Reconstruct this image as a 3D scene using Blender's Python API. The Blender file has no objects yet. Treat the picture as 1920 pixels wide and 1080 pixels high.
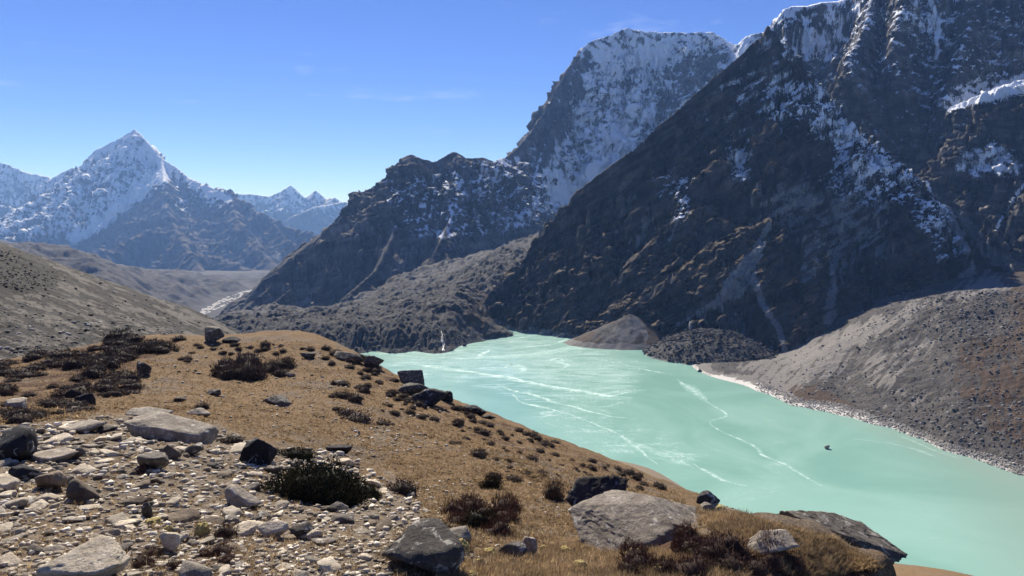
import bpy, math, time
import numpy as np
from mathutils import Vector, Matrix
T0 = time.time()
SC = bpy.context.scene
COL = SC.collection

# ------------------------------------------------------------------ camera
F = 1371.0                       # focal length in pixels of a 1920 px wide frame
PITCH = math.atan((540 - 433) / F)
CAMZ = 200.0                     # metres above the lake
cam_data = bpy.data.cameras.new("camera")
cam = bpy.data.objects.new("camera", cam_data)
COL.objects.link(cam)
cam_data.sensor_width = 36.0
cam_data.lens = 36.0 * F / 1920.0
cam_data.clip_start = 0.1
cam_data.clip_end = 120000.0
cam.location = (0, 0, CAMZ)
cam.rotation_euler = (math.radians(90) - PITCH, 0, 0)
SC.camera = cam

# ------------------------------------------------------------------ world, sun, exposure
SUN_AZ, SUN_EL = math.radians(-17), math.radians(40)     # azimuth from the view axis, left is negative
world = bpy.data.worlds.new("World")
SC.world = world
world.use_nodes = True
wn = world.node_tree
bg = wn.nodes["Background"]
sky = wn.nodes.new("ShaderNodeTexSky")
sky.sky_type = 'NISHITA'
sky.sun_disc = False
sky.sun_elevation = SUN_EL
sky.sun_rotation = SUN_AZ
sky.altitude = 4800.0
sky.air_density = 1.0
sky.dust_density = 0.1
sky.ozone_density = 5.0
hs = wn.nodes.new("ShaderNodeHueSaturation")
hs.inputs["Hue"].default_value = 0.517
hs.inputs["Saturation"].default_value = 1.13
wn.links.new(sky.outputs[0], hs.inputs["Color"])
tcw = wn.nodes.new("ShaderNodeTexCoord")
mpw = wn.nodes.new("ShaderNodeMapping"); mpw.inputs[3].default_value = (5.0, 5.0, 26.0)
wn.links.new(tcw.outputs["Generated"], mpw.inputs[0])
nzw = wn.nodes.new("ShaderNodeTexNoise"); nzw.inputs["Scale"].default_value = 1.6; nzw.inputs["Detail"].default_value = 6.0; nzw.inputs["Roughness"].default_value = .6
wn.links.new(mpw.outputs[0], nzw.inputs["Vector"])
rmw = wn.nodes.new("ShaderNodeMapRange"); rmw.inputs[1].default_value = .62; rmw.inputs[2].default_value = .90; rmw.inputs[3].default_value = 0.0; rmw.inputs[4].default_value = .3
wn.links.new(nzw.outputs["Fac"], rmw.inputs[0])
mxw = wn.nodes.new("ShaderNodeMix"); mxw.data_type = 'RGBA'
wn.links.new(rmw.outputs[0], mxw.inputs[0]); wn.links.new(hs.outputs[0], mxw.inputs[6]); mxw.inputs[7].default_value = (7.5, 8.2, 9.0, 1)
wn.links.new(mxw.outputs[2], bg.inputs[0])
bg.inputs[1].default_value = 0.095

sun_data = bpy.data.lights.new("sun", 'SUN')
sun_data.energy = 5.0
sun_data.angle = math.radians(0.53)
sun_data.color = (1.0, 0.95, 0.87)
sun = bpy.data.objects.new("sun", sun_data)
COL.objects.link(sun)
sdir = Vector((math.sin(SUN_AZ) * math.cos(SUN_EL), math.cos(SUN_AZ) * math.cos(SUN_EL), math.sin(SUN_EL)))
sun.rotation_euler = sdir.to_track_quat('Z', 'Y').to_euler()
sun.location = (0, 0, 3000)

SC.view_settings.view_transform = 'Standard'
SC.view_settings.look = 'None'
SC.view_settings.exposure = 0.65
SC.view_settings.gamma = 1.0
SC.render.engine = 'CYCLES'
SC.cycles.use_denoising = True
SC.cycles.max_bounces = 6
SC.cycles.diffuse_bounces = 3
SC.cycles.glossy_bounces = 2
SC.cycles.volume_bounces = 1
SC.cycles.transparent_max_bounces = 8

# ------------------------------------------------------------------ projection helpers
cp, sp = math.cos(PITCH), math.sin(PITCH)
def P(px, py, Y):
    """Point seen at a pixel of the 1920x1080 frame, at forward distance Y."""
    cx, cy = (px - 960) / F, (540 - py) / F
    d = np.array([cx, cp + cy * sp, -sp + cy * cp])
    d = d * (Y / d[1])
    return np.array([d[0], d[1], d[2] + CAMZ])
def L(px, py, z=0.0):
    cx, cy = (px - 960) / F, (540 - py) / F
    d = np.array([cx, cp + cy * sp, -sp + cy * cp])
    d = d * ((z - CAMZ) / d[2])
    return np.array([d[0], d[1], z])
def proj(X, Y, Z):
    w = Z - CAMZ
    f = Y * cp - w * sp
    u = Y * sp + w * cp
    f = np.maximum(f, 0.05)
    return 960 + F * X / f, 540 - F * u / f
def ucol(px, py=540):
    cx, cy = (px - 960) / F, (540 - py) / F
    return cx / (cp + cy * sp)

# ------------------------------------------------------------------ noise
_r = np.random.RandomState(7)
PERM = np.concatenate([_r.permutation(256)] * 3).astype(np.int32)
_a = _r.rand(256) * 2 * np.pi
GX, GY = np.cos(_a).astype(np.float32), np.sin(_a).astype(np.float32)
_g3 = _r.normal(size=(256, 3)); _g3 /= np.linalg.norm(_g3, axis=1)[:, None]
G3 = _g3.astype(np.float32)
def fade(t): return t * t * t * (t * (t * 6 - 15) + 10)
def pn2(x, y, seed=0):
    x = np.asarray(x, dtype=np.float64) + seed * 17.37; y = np.asarray(y, dtype=np.float64) + seed * 5.91
    xi = np.floor(x); yi = np.floor(y)
    xf = (x - xi).astype(np.float32); yf = (y - yi).astype(np.float32)
    xi = xi.astype(np.int32) & 255; yi = yi.astype(np.int32) & 255
    u, v = fade(xf), fade(yf)
    def g(ix, iy, dx, dy):
        h = PERM[PERM[ix] + iy]
        return GX[h] * dx + GY[h] * dy
    a = g(xi, yi, xf, yf); b = g(xi + 1, yi, xf - 1, yf)
    c = g(xi, yi + 1, xf, yf - 1); d = g(xi + 1, yi + 1, xf - 1, yf - 1)
    return (a + u * (b - a)) * (1 - v) + v * (c + u * (d - c))
def pn3(x, y, z, seed=0):
    x = np.asarray(x, dtype=np.float64) + seed * 13.1; y = np.asarray(y, dtype=np.float64) + seed * 7.7; z = np.asarray(z, dtype=np.float64) + seed * 3.3
    xi = np.floor(x); yi = np.floor(y); zi = np.floor(z)
    xf = (x - xi).astype(np.float32); yf = (y - yi).astype(np.float32); zf = (z - zi).astype(np.float32)
    xi = xi.astype(np.int32) & 255; yi = yi.astype(np.int32) & 255; zi = zi.astype(np.int32) & 255
    u, v, w = fade(xf), fade(yf), fade(zf)
    def g(ix, iy, iz, dx, dy, dz):
        h = G3[PERM[PERM[PERM[ix] + iy] + iz]]
        return h[..., 0] * dx + h[..., 1] * dy + h[..., 2] * dz
    def plane(iz, dz):
        a = g(xi, yi, iz, xf, yf, dz); b = g(xi + 1, yi, iz, xf - 1, yf, dz)
        c = g(xi, yi + 1, iz, xf, yf - 1, dz); d = g(xi + 1, yi + 1, iz, xf - 1, yf - 1, dz)
        a = a + u * (b - a); c = c + u * (d - c)
        return a + v * (c - a)
    p = plane(zi, zf); q = plane(zi + 1, zf - 1)
    return p + w * (q - p)
def fbm2(x, y, o=4, seed=0, lac=2.07, gain=0.5):
    s = 0; a = 1.0; f = 1.0
    for i in range(o):
        s = s + a * pn2(x * f, y * f, seed + i); f *= lac; a *= gain
    return s
def ridged2(x, y, o=4, seed=0, gain=0.5):
    s = 0; a = 1.0; f = 1.0; t = 0
    for i in range(o):
        n = 1 - np.abs(pn2(x * f, y * f, seed + i)) * 2.0
        s = s + a * n; t += a; f *= 2.1; a *= gain
    return s / t
def rock3(x, y, z, o=4, seed=0, gain=0.55):
    """Angular 3D noise, about -1..1."""
    s = 0; a = 1.0; f = 1.0; t = 0
    for i in range(o):
        n = 1 - 2.6 * np.abs(pn3(x * f, y * f, z * f, seed + i))
        s = s + a * n; t += a; f *= 2.13; a *= gain
    return s / t
_rc = np.random.RandomState(21)
CJ = (_rc.rand(256, 3) - .5).astype(np.float32) * .7; CG = _rc.normal(size=(256, 3)).astype(np.float32) * .55; CO = (_rc.rand(256) - .5).astype(np.float32)
def facet3(x, y, z, seed=0):
    """Broken-rock relief: every 3D cell is a tilted plane with its own offset, about -1..1."""
    x = np.asarray(x) + seed * 11.3; y = np.asarray(y) + seed * 4.7; z = np.asarray(z) + seed * 9.1
    x0 = np.floor(x - .5); y0 = np.floor(y - .5); z0 = np.floor(z - .5)
    best = np.full(x.shape, 9.0, np.float32); out = np.zeros(x.shape, np.float32)
    for k in range(8):
        cx, cy, cz = x0 + (k & 1), y0 + ((k >> 1) & 1), z0 + (k >> 2)
        h = PERM[PERM[PERM[cx.astype(np.int32) & 255] + (cy.astype(np.int32) & 255)] + (cz.astype(np.int32) & 255)]
        j = CJ[h]; dx = (x - cx - .5 - j[..., 0]).astype(np.float32); dy = (y - cy - .5 - j[..., 1]).astype(np.float32); dz = (z - cz - .5 - j[..., 2]).astype(np.float32)
        d = dx * dx + dy * dy + dz * dz
        g = CG[h]; v = CO[h] + g[..., 0] * dx + g[..., 1] * dy + g[..., 2] * dz
        m = d < best
        best[m] = d[m]; out[m] = v[m]
    return out
def sstep(a, b, x):
    t = np.clip((x - a) / (b - a), 0, 1); return t * t * (3 - 2 * t)

# ------------------------------------------------------------------ masks drawn with outlines (evaluated at world points through their pixels)
def poly_mask(px, py, poly, soft):
    poly = np.array(poly, dtype=float); n = len(poly)
    ins = np.zeros(px.shape, bool); dmin = np.full(px.shape, 1e9)
    for i in range(n):
        x0, y0 = poly[i]; x1, y1 = poly[(i + 1) % n]
        c = (y0 > py) != (y1 > py)
        ins ^= c & (px < (x1 - x0) * (py - y0) / (y1 - y0 + 1e-9) + x0)
        dx, dy = x1 - x0, y1 - y0
        t = np.clip(((px - x0) * dx + (py - y0) * dy) / (dx * dx + dy * dy + 1e-9), 0, 1)
        dmin = np.minimum(dmin, (px - x0 - t * dx) ** 2 + (py - y0 - t * dy) ** 2)
    d = np.sqrt(dmin) * np.where(ins, 1, -1)
    return sstep(-soft, soft, d)
def line_mask(px, py, pts, w0, w1=None):
    """1 on a polyline, falling to 0 at its half width."""
    w1 = w0 if w1 is None else w1
    pts = np.array(pts, dtype=float); n = len(pts) - 1
    best = np.zeros(px.shape)
    for i in range(n):
        x0, y0 = pts[i]; dx, dy = pts[i + 1] - pts[i]
        t = np.clip(((px - x0) * dx + (py - y0) * dy) / (dx * dx + dy * dy + 1e-9), 0, 1)
        d = np.hypot(px - x0 - t * dx, py - y0 - t * dy)
        w = w0 + (w1 - w0) * (i + t) / n
        best = np.maximum(best, np.clip(1.25 - d / w, 0, 1))
    return best

# ------------------------------------------------------------------ mesh helpers
def mesh_from(name, V, Q, nper=4, smooth=True, mask=None):
    me = bpy.data.meshes.new(name)
    V = np.ascontiguousarray(V, dtype=np.float32); Q = np.ascontiguousarray(Q, dtype=np.int32)
    me.vertices.add(len(V)); me.vertices.foreach_set("co", V.ravel())
    nf = len(Q)
    me.loops.add(nf * nper); me.loops.foreach_set("vertex_index", Q.ravel())
    me.polygons.add(nf)
    me.polygons.foreach_set("loop_start", np.arange(0, nf * nper, nper, dtype=np.int32))
    me.polygons.foreach_set("loop_total", np.full(nf, nper, dtype=np.int32))
    if smooth: me.polygons.foreach_set("use_smooth", np.ones(nf, dtype=bool))
    me.update(calc_edges=True)
    if mask is not None:
        a = me.color_attributes.new("Mask", 'FLOAT_COLOR', 'POINT')
        c = np.ones((len(V), 4), dtype=np.float32); c[:, :mask.shape[1]] = mask
        a.data.foreach_set("color", c.ravel())
    return me
def link(name, me, mat, label=None, cat=None, kind=None, group=None, parent=None):
    o = bpy.data.objects.new(name, me); COL.objects.link(o)
    if mat is not None and me is not None and not me.materials: me.materials.append(mat)
    if label: o["label"] = label
    if cat: o["category"] = cat
    if kind: o["kind"] = kind
    if group: o["group"] = group
    if parent: o.parent = parent
    return o
def grid_quads(nr, nc, keep=None):
    i = np.arange(nr * nc).reshape(nr, nc)
    q = np.stack([i[:-1, :-1], i[:-1, 1:], i[1:, 1:], i[1:, :-1]], -1)
    if keep is not None:
        k = keep[:-1, :-1] | keep[1:, 1:] | keep[:-1, 1:] | keep[1:, :-1]
        return q[k]
    return q.reshape(-1, 4)
def compact(V, Q, M=None):
    used = np.zeros(len(V), bool); used[Q.ravel()] = True
    idx = np.cumsum(used) - 1
    return V[used], idx[Q], (None if M is None else M[used])
def gnormals(X, Y, Z):
    A = np.stack([np.gradient(X, axis=1), np.gradient(Y, axis=1), np.gradient(Z, axis=1)], -1)
    B = np.stack([np.gradient(X, axis=0), np.gradient(Y, axis=0), np.gradient(Z, axis=0)], -1)
    n = np.cross(A, B); n /= np.linalg.norm(n, axis=-1, keepdims=True) + 1e-9
    return n
def slope_z(X, Y, Z): return gnormals(X, Y, Z)[..., 2]

# ------------------------------------------------------------------ height fields
class Field:
    """Regular height grid with bilinear lookup."""
    def __init__(s, x0, x1, y0, y1, cell):
        s.x0, s.y0, s.c = x0, y0, cell
        s.xs = np.arange(x0, x1 + cell, cell); s.ys = np.arange(y0, y1 + cell, cell)
        s.X, s.Y = np.meshgrid(s.xs, s.ys)
        s.H = np.full(s.X.shape, -1e4); s.S = np.zeros(s.X.shape); s.D = np.zeros(s.X.shape)
    def ridge(s, pts, slope=1.1, Lc=2500.0, jag=0.0, seed=0, step=None, crest=0.0):
        """Raise a ridge along a 3D polyline whose flanks fall away from it."""
        pts = np.array([P(*p) for p in pts]); arc = np.r_[0, np.cumsum(np.hypot(*np.diff(pts[:, :2], axis=0).T))]
        step = step or 6 * s.c
        n = max(2, int(arc[-1] / step)); a = np.linspace(0, arc[-1], n + 1)
        a = np.unique(np.r_[a, arc])
        q = np.stack([np.interp(a, arc, pts[:, k]) for k in range(3)], 1)
        if jag:
            w = np.sin(np.pi * np.clip(np.arange(len(q)) / (len(q) - 1), 0, 1)) ** .3
            q[:, 2] += jag * w * (fbm2(a / (10 * step), a * 0 + seed, 3, seed) * 1.2 - .12)
        for i in range(len(q) - 1):
            p0, p1 = q[i], q[i + 1]
            dx, dy = p1[0] - p0[0], p1[1] - p0[1]
            ll = dx * dx + dy * dy + 1e-9
            t = np.clip(((s.X - p0[0]) * dx + (s.Y - p0[1]) * dy) / ll, 0, 1)
            d = np.hypot(s.X - p0[0] - t * dx, s.Y - p0[1] - t * dy)
            de = np.maximum(d - crest, 0)
            h = p0[2] + t * (p1[2] - p0[2]) - .45 * np.minimum(d, crest) - slope * Lc * np.log1p(de / Lc)
            m = h > s.H
            s.H[m] = h[m]; s.D[m] = d[m]; s.S[m] = (a[i] + t * math.sqrt(ll) + seed * 977.0)[m]
    def ribs(s, lam, amp, dr, seed=0, st=4.0, oct=4, warp=0.6):
        """Carve gullies that run down from the ridges."""
        wx = fbm2(s.X / (lam * 2.5), s.Y / (lam * 2.5), 3, seed + 50)
        r = ridged2(s.S / lam + warp * wx * 2, s.D / (lam * st) + wx, oct, seed)
        r2 = ridged2(s.X / (lam * 1.1) + wx * .5, s.Y / (lam * 1.1), 4, seed + 9)
        s.H -= amp * (1 - np.exp(-s.D / dr)) * ((1 - r) * 1.0 + (1 - r2) * .55)
    def ledges(s, period, tilt, k, seed, zlo=-1e9, zhi=1e9):
        """Step the slope into tilted benches: gentle treads, steep risers."""
        q = (s.H - tilt * s.X + period * 1.6 * fbm2(s.X / (period * 6), s.Y / (period * 6), 3, seed)) / period
        f = q - np.floor(q); g = f ** 3 / (f ** 3 + (1 - f) ** 3)
        kk = k * sstep(-.25, .25, fbm2(s.X / (period * 3.5), s.Y / (period * 3.5) + q * .3, 3, seed + 4)) * (1 - np.exp(-s.D / 50))
        s.H = s.H + kk * period * (g - f) * sstep(zlo, zlo + 2 * period, s.H) * sstep(zhi, zhi - 3 * period, s.H)
    def erode(s, n=60000, steps=60, seed=1, ke=.25, kd=.2, cap=3.0):
        H = s.H / s.c; ny, nx = H.shape; rng = np.random.RandomState(seed)
        H0 = H.copy()
        for b in range(6):
            m = n // 6
            x = rng.rand(m) * (nx - 3) + 1; y = rng.rand(m) * (ny - 3) + 1
            dx = np.zeros(m); dy = np.zeros(m); v = np.ones(m); w = np.ones(m); sed = np.zeros(m); al = np.ones(m, bool)
            Hf = H.ravel()
            for k in range(steps):
                xi = x.astype(int); yi = y.astype(int); fx = x - xi; fy = y - yi; i = yi * nx + xi
                a, bb, c, d = Hf[i], Hf[i + 1], Hf[i + nx], Hf[i + nx + 1]
                gx = (bb - a) * (1 - fy) + (d - c) * fy; gy = (c - a) * (1 - fx) + (d - bb) * fx
                h = a * (1 - fx) * (1 - fy) + bb * fx * (1 - fy) + c * (1 - fx) * fy + d * fx * fy
                dx = dx * .1 - gx * .9; dy = dy * .1 - gy * .9
                l = np.hypot(dx, dy) + 1e-9; dx /= l; dy /= l
                x2 = np.clip(x + dx, 1, nx - 2.01); y2 = np.clip(y + dy, 1, ny - 2.01)
                xi2 = x2.astype(int); yi2 = y2.astype(int); f2 = x2 - xi2; g2 = y2 - yi2; j = yi2 * nx + xi2
                h2 = Hf[j] * (1 - f2) * (1 - g2) + Hf[j + 1] * f2 * (1 - g2) + Hf[j + nx] * (1 - f2) * g2 + Hf[j + nx + 1] * f2 * g2
                dh = h2 - h
                cp_ = np.maximum(-dh, .01) * v * w * cap
                dep = np.where(dh > 0, np.minimum(dh, sed), np.where(sed > cp_, (sed - cp_) * kd, 0))
                ero = np.where((dh <= 0) & (sed <= cp_), np.minimum((cp_ - sed) * ke, -dh * .5), 0) * al
                dep = dep * al
                net = dep - ero; sed = sed - net
                for o_, wt in ((0, (1 - fx) * (1 - fy)), (1, fx * (1 - fy)), (nx, (1 - fx) * fy), (nx + 1, fx * fy)):
                    Hf += np.bincount(i + o_, net * wt, minlength=Hf.size)[:Hf.size]
                v = np.sqrt(np.maximum(v * v - dh * 4 * .3, .05)); v = np.minimum(v, 4); w *= .98
                x, y = x2, y2
            H = Hf.reshape(ny, nx)
        D = H - H0
        D = np.clip(D, -8, 4)
        D[1:-1, 1:-1] = (4 * D[1:-1, 1:-1] + D[:-2, 1:-1] + D[2:, 1:-1] + D[1:-1, :-2] + D[1:-1, 2:]) / 8
        D = D * np.clip(s.D / (9 * s.c), 0, 1) ** 1.5
        s.H = (H0 + D) * s.c
        s.E = D * s.c
    def at(s, X, Y, A=None):
        A = s.H if A is None else A
        fx = np.clip((X - s.x0) / s.c, 0, A.shape[1] - 1.001); fy = np.clip((Y - s.y0) / s.c, 0, A.shape[0] - 1.001)
        xi = fx.astype(int); yi = fy.astype(int); fx = fx - xi; fy = fy - yi
        return A[yi, xi] * (1 - fx) * (1 - fy) + A[yi, xi + 1] * fx * (1 - fy) + A[yi + 1, xi] * (1 - fx) * fy + A[yi + 1, xi + 1] * fx * fy

class Spline:
    """Thin-plate height surface through control points (px, py, distance) or ('z', px, z, distance)."""
    def __init__(s, pts, lam=1e-4):
        K = []
        for p in pts:
            if p[0] == 'z':
                u = ucol(p[1]); K.append((u, math.log(p[3]), (CAMZ - p[2]) / p[3]))
            else:
                q = P(*p); K.append((q[0] / q[1], math.log(q[1]), (CAMZ - q[2]) / q[1]))
        K = np.array(K); s.c = K[:, :2] * np.array([2.0, 1.0]); n = len(K)
        r = np.linalg.norm(s.c[:, None] - s.c[None], axis=-1)
        A = np.zeros((n + 3, n + 3)); A[:n, :n] = s.k(r) + lam * np.eye(n)
        A[:n, n] = 1; A[:n, n + 1:] = s.c; A[n:, :n] = A[:n, n:].T
        s.w = np.linalg.solve(A, np.r_[K[:, 2], 0, 0, 0])
    def k(s, r): return np.where(r > 1e-9, r * r * np.log(np.maximum(r, 1e-9)), 0)
    def z(s, X, Y):
        sh = X.shape; X = X.ravel(); Y = np.maximum(Y.ravel(), .5)
        a = 2.0 * X / Y; b = np.log(Y); n = len(s.c); o = s.w[n] + s.w[n + 1] * a + s.w[n + 2] * b
        for i in range(n):
            r2 = (a - s.c[i, 0]) ** 2 + (b - s.c[i, 1]) ** 2
            o += s.w[i] * .5 * r2 * np.log(np.maximum(r2, 1e-12))
        return (CAMZ - o * Y).reshape(sh)

def fan_grid(px0, px1, nu, Ys):
    u = np.linspace(ucol(px0), ucol(px1), nu)
    U, Yv = np.meshgrid(u, Ys)
    return U * Yv, Yv.copy()

# ------------------------------------------------------------------ materials
def new_mat(name):
    m = bpy.data.materials.new(name); m.use_nodes = True
    nt = m.node_tree; b = nt.nodes["Principled BSDF"]
    b.inputs["Specular IOR Level"].default_value = 0.25
    return m, nt, b
class NT:
    def __init__(s, nt): s.nt = nt
    def n(s, t, **k):
        x = s.nt.nodes.new(t)
        for a, v in k.items(): setattr(x, a, v)
        return x
    def put(s, sock, v):
        if hasattr(v, "is_output"): s.nt.links.new(v, sock)
        else: sock.default_value = v
    def noise(s, co, scale, detail=6, rough=.6, dist=0.0, dim='3D'):
        x = s.n("ShaderNodeTexNoise"); x.noise_dimensions = dim
        s.put(x.inputs["Vector"], co); x.inputs["Scale"].default_value = scale
        x.inputs["Detail"].default_value = detail; x.inputs["Roughness"].default_value = rough; x.inputs["Distortion"].default_value = dist
        return x.outputs["Fac"]
    def math(s, op, a, b=0.0, clamp=False):
        x = s.n("ShaderNodeMath", operation=op, use_clamp=clamp); s.put(x.inputs[0], a); s.put(x.inputs[1], b); return x.outputs[0]
    def rng(s, v, a, b, c=0.0, d=1.0, mode='SMOOTHSTEP'):
        x = s.n("ShaderNodeMapRange", interpolation_type=mode, clamp=True) if mode != 'LINEAR' else s.n("ShaderNodeMapRange")
        s.put(x.inputs[0], v); x.inputs[1].default_value = a; x.inputs[2].default_value = b; x.inputs[3].default_value = c; x.inputs[4].default_value = d
        return x.outputs[0]
    def mix(s, f, a, b, mode='MIX'):
        x = s.n("ShaderNodeMix", data_type='RGBA', blend_type=mode)
        s.put(x.inputs[0], f)
        for i, v in ((6, a), (7, b)):
            if isinstance(v, tuple): v = (*v, 1.0) if len(v) == 3 else v
            s.put(x.inputs[i], v)
        return x.outputs[2]
    def coord(s, scale=None):
        t = s.n("ShaderNodeTexCoord").outputs["Object"]
        if scale:
            m = s.n("ShaderNodeMapping"); s.put(m.inputs[0], t); m.inputs[3].default_value = scale; t = m.outputs[0]
        return t
    def bump(s, h, strength, dist, normal=None):
        b = s.n("ShaderNodeBump"); b.inputs["Strength"].default_value = strength; b.inputs["Distance"].default_value = dist
        s.put(b.inputs["Height"], h)
        if normal is not None: s.put(b.inputs["Normal"], normal)
        return b.outputs[0]

def terrain_mat(name, rock_a, rock_b, scree, grass, k, snow=(.82, .85, .90), bump=1.0, bumpd=3.0, snowmax=.93, band=0.0, dip=None):
    """Mask R = snow, G = scree, B = grass; k = base noise frequency per metre."""
    m, nt, b = new_mat(name); t = NT(nt)
    co = t.coord(); at = t.n("ShaderNodeAttribute", attribute_name="Mask")
    sep = t.n("ShaderNodeSeparateColor"); nt.links.new(at.outputs["Color"], sep.inputs[0])
    R, G, B = sep.outputs[0], sep.outputs[1], sep.outputs[2]
    n1 = t.noise(co, k, 8, .65); n2 = t.noise(t.coord((1, 1, 1 / 3.0)), k * 4, 6, .65, .4); n3 = t.noise(co, k * 22, 5, .65)
    rock = t.mix(t.rng(n1, .35, .65), rock_a, rock_b)
    rock = t.mix(1.0, rock, t.mix(t.rng(n2, .3, .7), (.45, .45, .47), (1.5, 1.46, 1.4)), 'MULTIPLY')
    rock = t.mix(1.0, rock, t.mix(t.rng(n3, .3, .7), (.7, .7, .7), (1.35, 1.35, 1.35)), 'MULTIPLY')
    if band:
        nd = np.array(dip or (-.15, 0, 1.0)); nd = nd / np.linalg.norm(nd); td = np.array([nd[2], 0, -nd[0]]); td = td / np.linalg.norm(td)
        def dot(v, f):
            x = t.n("ShaderNodeVectorMath", operation='DOT_PRODUCT'); t.put(x.inputs[0], co); x.inputs[1].default_value = tuple(v * f); return x.outputs["Value"]
        cb = t.n("ShaderNodeCombineXYZ"); t.put(cb.inputs[0], dot(nd, k * 6)); t.put(cb.inputs[1], dot(td, k * .9)); t.put(cb.inputs[2], dot(np.array([0, 1.0, 0]), k * 1.5))
        bn = t.noise(cb.outputs[0], 1.0, 7, .62, .5)
        rock = t.mix(1.0, rock, t.mix(t.rng(bn, .36, .66), (1 - band,) * 3, (1 + band * 1.3, 1 + band * 1.15, 1 + band)), 'MULTIPLY')
    sc_ = t.mix(1.0, scree, t.mix(t.rng(n3, .3, .7), (.6, .6, .6), (1.35, 1.35, 1.35)), 'MULTIPLY')
    gr_ = t.mix(t.rng(n2, .35, .65), grass, tuple(c * .5 for c in grass))
    j = t.math('SUBTRACT', t.math('ADD', t.math('MULTIPLY', n3, .5), t.math('MULTIPLY', n2, .5)), .5)
    def cut(v, w, a, b_): return t.rng(t.math('ADD', v, t.math('MULTIPLY', j, w)), a, b_)
    c = t.mix(cut(B, 1.2, .38, .62), rock, gr_)
    c = t.mix(cut(G, .8, .35, .65), c, sc_)
    sn = t.math('MULTIPLY', cut(R, 1.9, .36, .64), snowmax)
    c = t.mix(sn, c, snow)
    nt.links.new(c, b.inputs["Base Color"])
    b.inputs["Roughness"].default_value = .9
    h = t.math('ADD', t.math('MULTIPLY', n2, 1.0), t.math('MULTIPLY', n3, .35))
    h = t.math('MULTIPLY', h, t.rng(sn, 0, 1, 1.0, .55, 'LINEAR'))
    nt.links.new(t.bump(h, bump, bumpd), b.inputs["Normal"])
    return m

def terrain(name, X, Y, Z, mat, label, cat, disp=None, maskfn=None, zmin=-1e9, kind="structure", smooth=True):
    if disp is not None:
        n = gnormals(X, Y, Z); d = disp(X, Y, Z, n)
        X = X + n[..., 0] * d; Y = Y + n[..., 1] * d; Z = Z + n[..., 2] * d
    nz = slope_z(X, Y, Z)
    px, py = proj(X, Y, Z)
    M = maskfn(X, Y, Z, nz, px, py)
    V = np.stack([X, Y, Z], -1).reshape(-1, 3); M = np.stack(M, -1).reshape(-1, 3)
    Q = grid_quads(*X.shape, keep=Z > zmin)
    V, Q, M = compact(V, Q, M)
    o = link(name, mesh_from(name, V, Q, mask=np.clip(M, 0, 1), smooth=smooth), mat, label, cat, kind)
    print("%-16s %7d quads  %.1fs" % (name, len(Q), time.time() - T0))
    return o
# ================================================================== MOUNTAINS
# ---- the dark mountain above the right shore
fa = Field(-90, 1150, 950, 2150, 4.0)
fa.ridge([(1440, 45, 1800), (1420, 68, 1790), (1395, 95, 1775), (1360, 125, 1760), (1330, 150, 1745), (1285, 190, 1715), (1262, 215, 1700), (1230, 238, 1680), (1200, 270, 1660), (1172, 288, 1645),
          (1130, 318, 1640), (1080, 355, 1650), (1050, 398, 1655), (1015, 440, 1660), (985, 475, 1665), (960, 497, 1665), (935, 525, 1650), (915, 550, 1640), (935, 588, 1600), (950, 606, 1560)], 1.18, 2500, 5, 1)
fa.ridge([(1440, 45, 1800), (1475, 85, 1790), (1520, 128, 1770), (1580, 205, 1720), (1640, 290, 1630), (1700, 380, 1520), (1760, 455, 1420), (1800, 510, 1330)], 1.15, 2500, 5, 2)
fa.ridge([(1425, 110, 1740), (1390, 200, 1640), (1345, 300, 1550), (1330, 330, 1525), (1325, 400, 1440), (1330, 500, 1340)], 1.35, 1500, 6, 3, crest=12)
fa.ridge([(1300, 250, 1640), (1270, 290, 1610), (1185, 400, 1545), (1090, 500, 1530), (1010, 580, 1520)], 1.3, 1500, 5, 4, crest=10)
fa.ridge([(1345, 300, 1550), (1280, 390, 1480), (1190, 480, 1430), (1110, 560, 1420), (1060, 605, 1420)], 1.35, 1500, 5, 5, crest=12)
fa.ridge([(1525, 180, 1700), (1530, 230, 1640), (1540, 330, 1500), (1535, 388, 1415), (1525, 420, 1370), (1515, 500, 1290), (1510, 600, 1200)], 1.3, 1500, 6, 6, crest=22)
fa.ridge([(1560, 330, 1500), (1590, 410, 1400), (1600, 470, 1330), (1610, 540, 1260)], 1.3, 1500, 5, 7, crest=18)
fa.ridge([(1640, 290, 1630), (1660, 400, 1450), (1680, 490, 1340), (1690, 545, 1270)], 1.3, 1500, 5, 8, crest=14)
fa.ridge([(1180, 310, 1640), (1130, 360, 1610), (1040, 470, 1590), (975, 560, 1580)], 1.3, 1500, 4, 9, crest=8)
fa.ribs(100, 52, 50, 3, 6.0)
fa.H -= 9 * (1 - np.exp(-fa.D / 40)) * (1 - ridged2(fa.S / 24 + fbm2(fa.X / 60, fa.Y / 60, 2, 7) * 2, fa.D / 190, 3, 8))
fa.ledges(40, .62, .75, 201)
fa.erode(110000, 70, 2, ke=.3)
Ya = np.concatenate([np.linspace(1020, 1830, 640), np.linspace(1836, 2100, 40)])
X, Y = fan_grid(885, 1905, 640, Ya)
Z = fa.at(X, Y)
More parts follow.
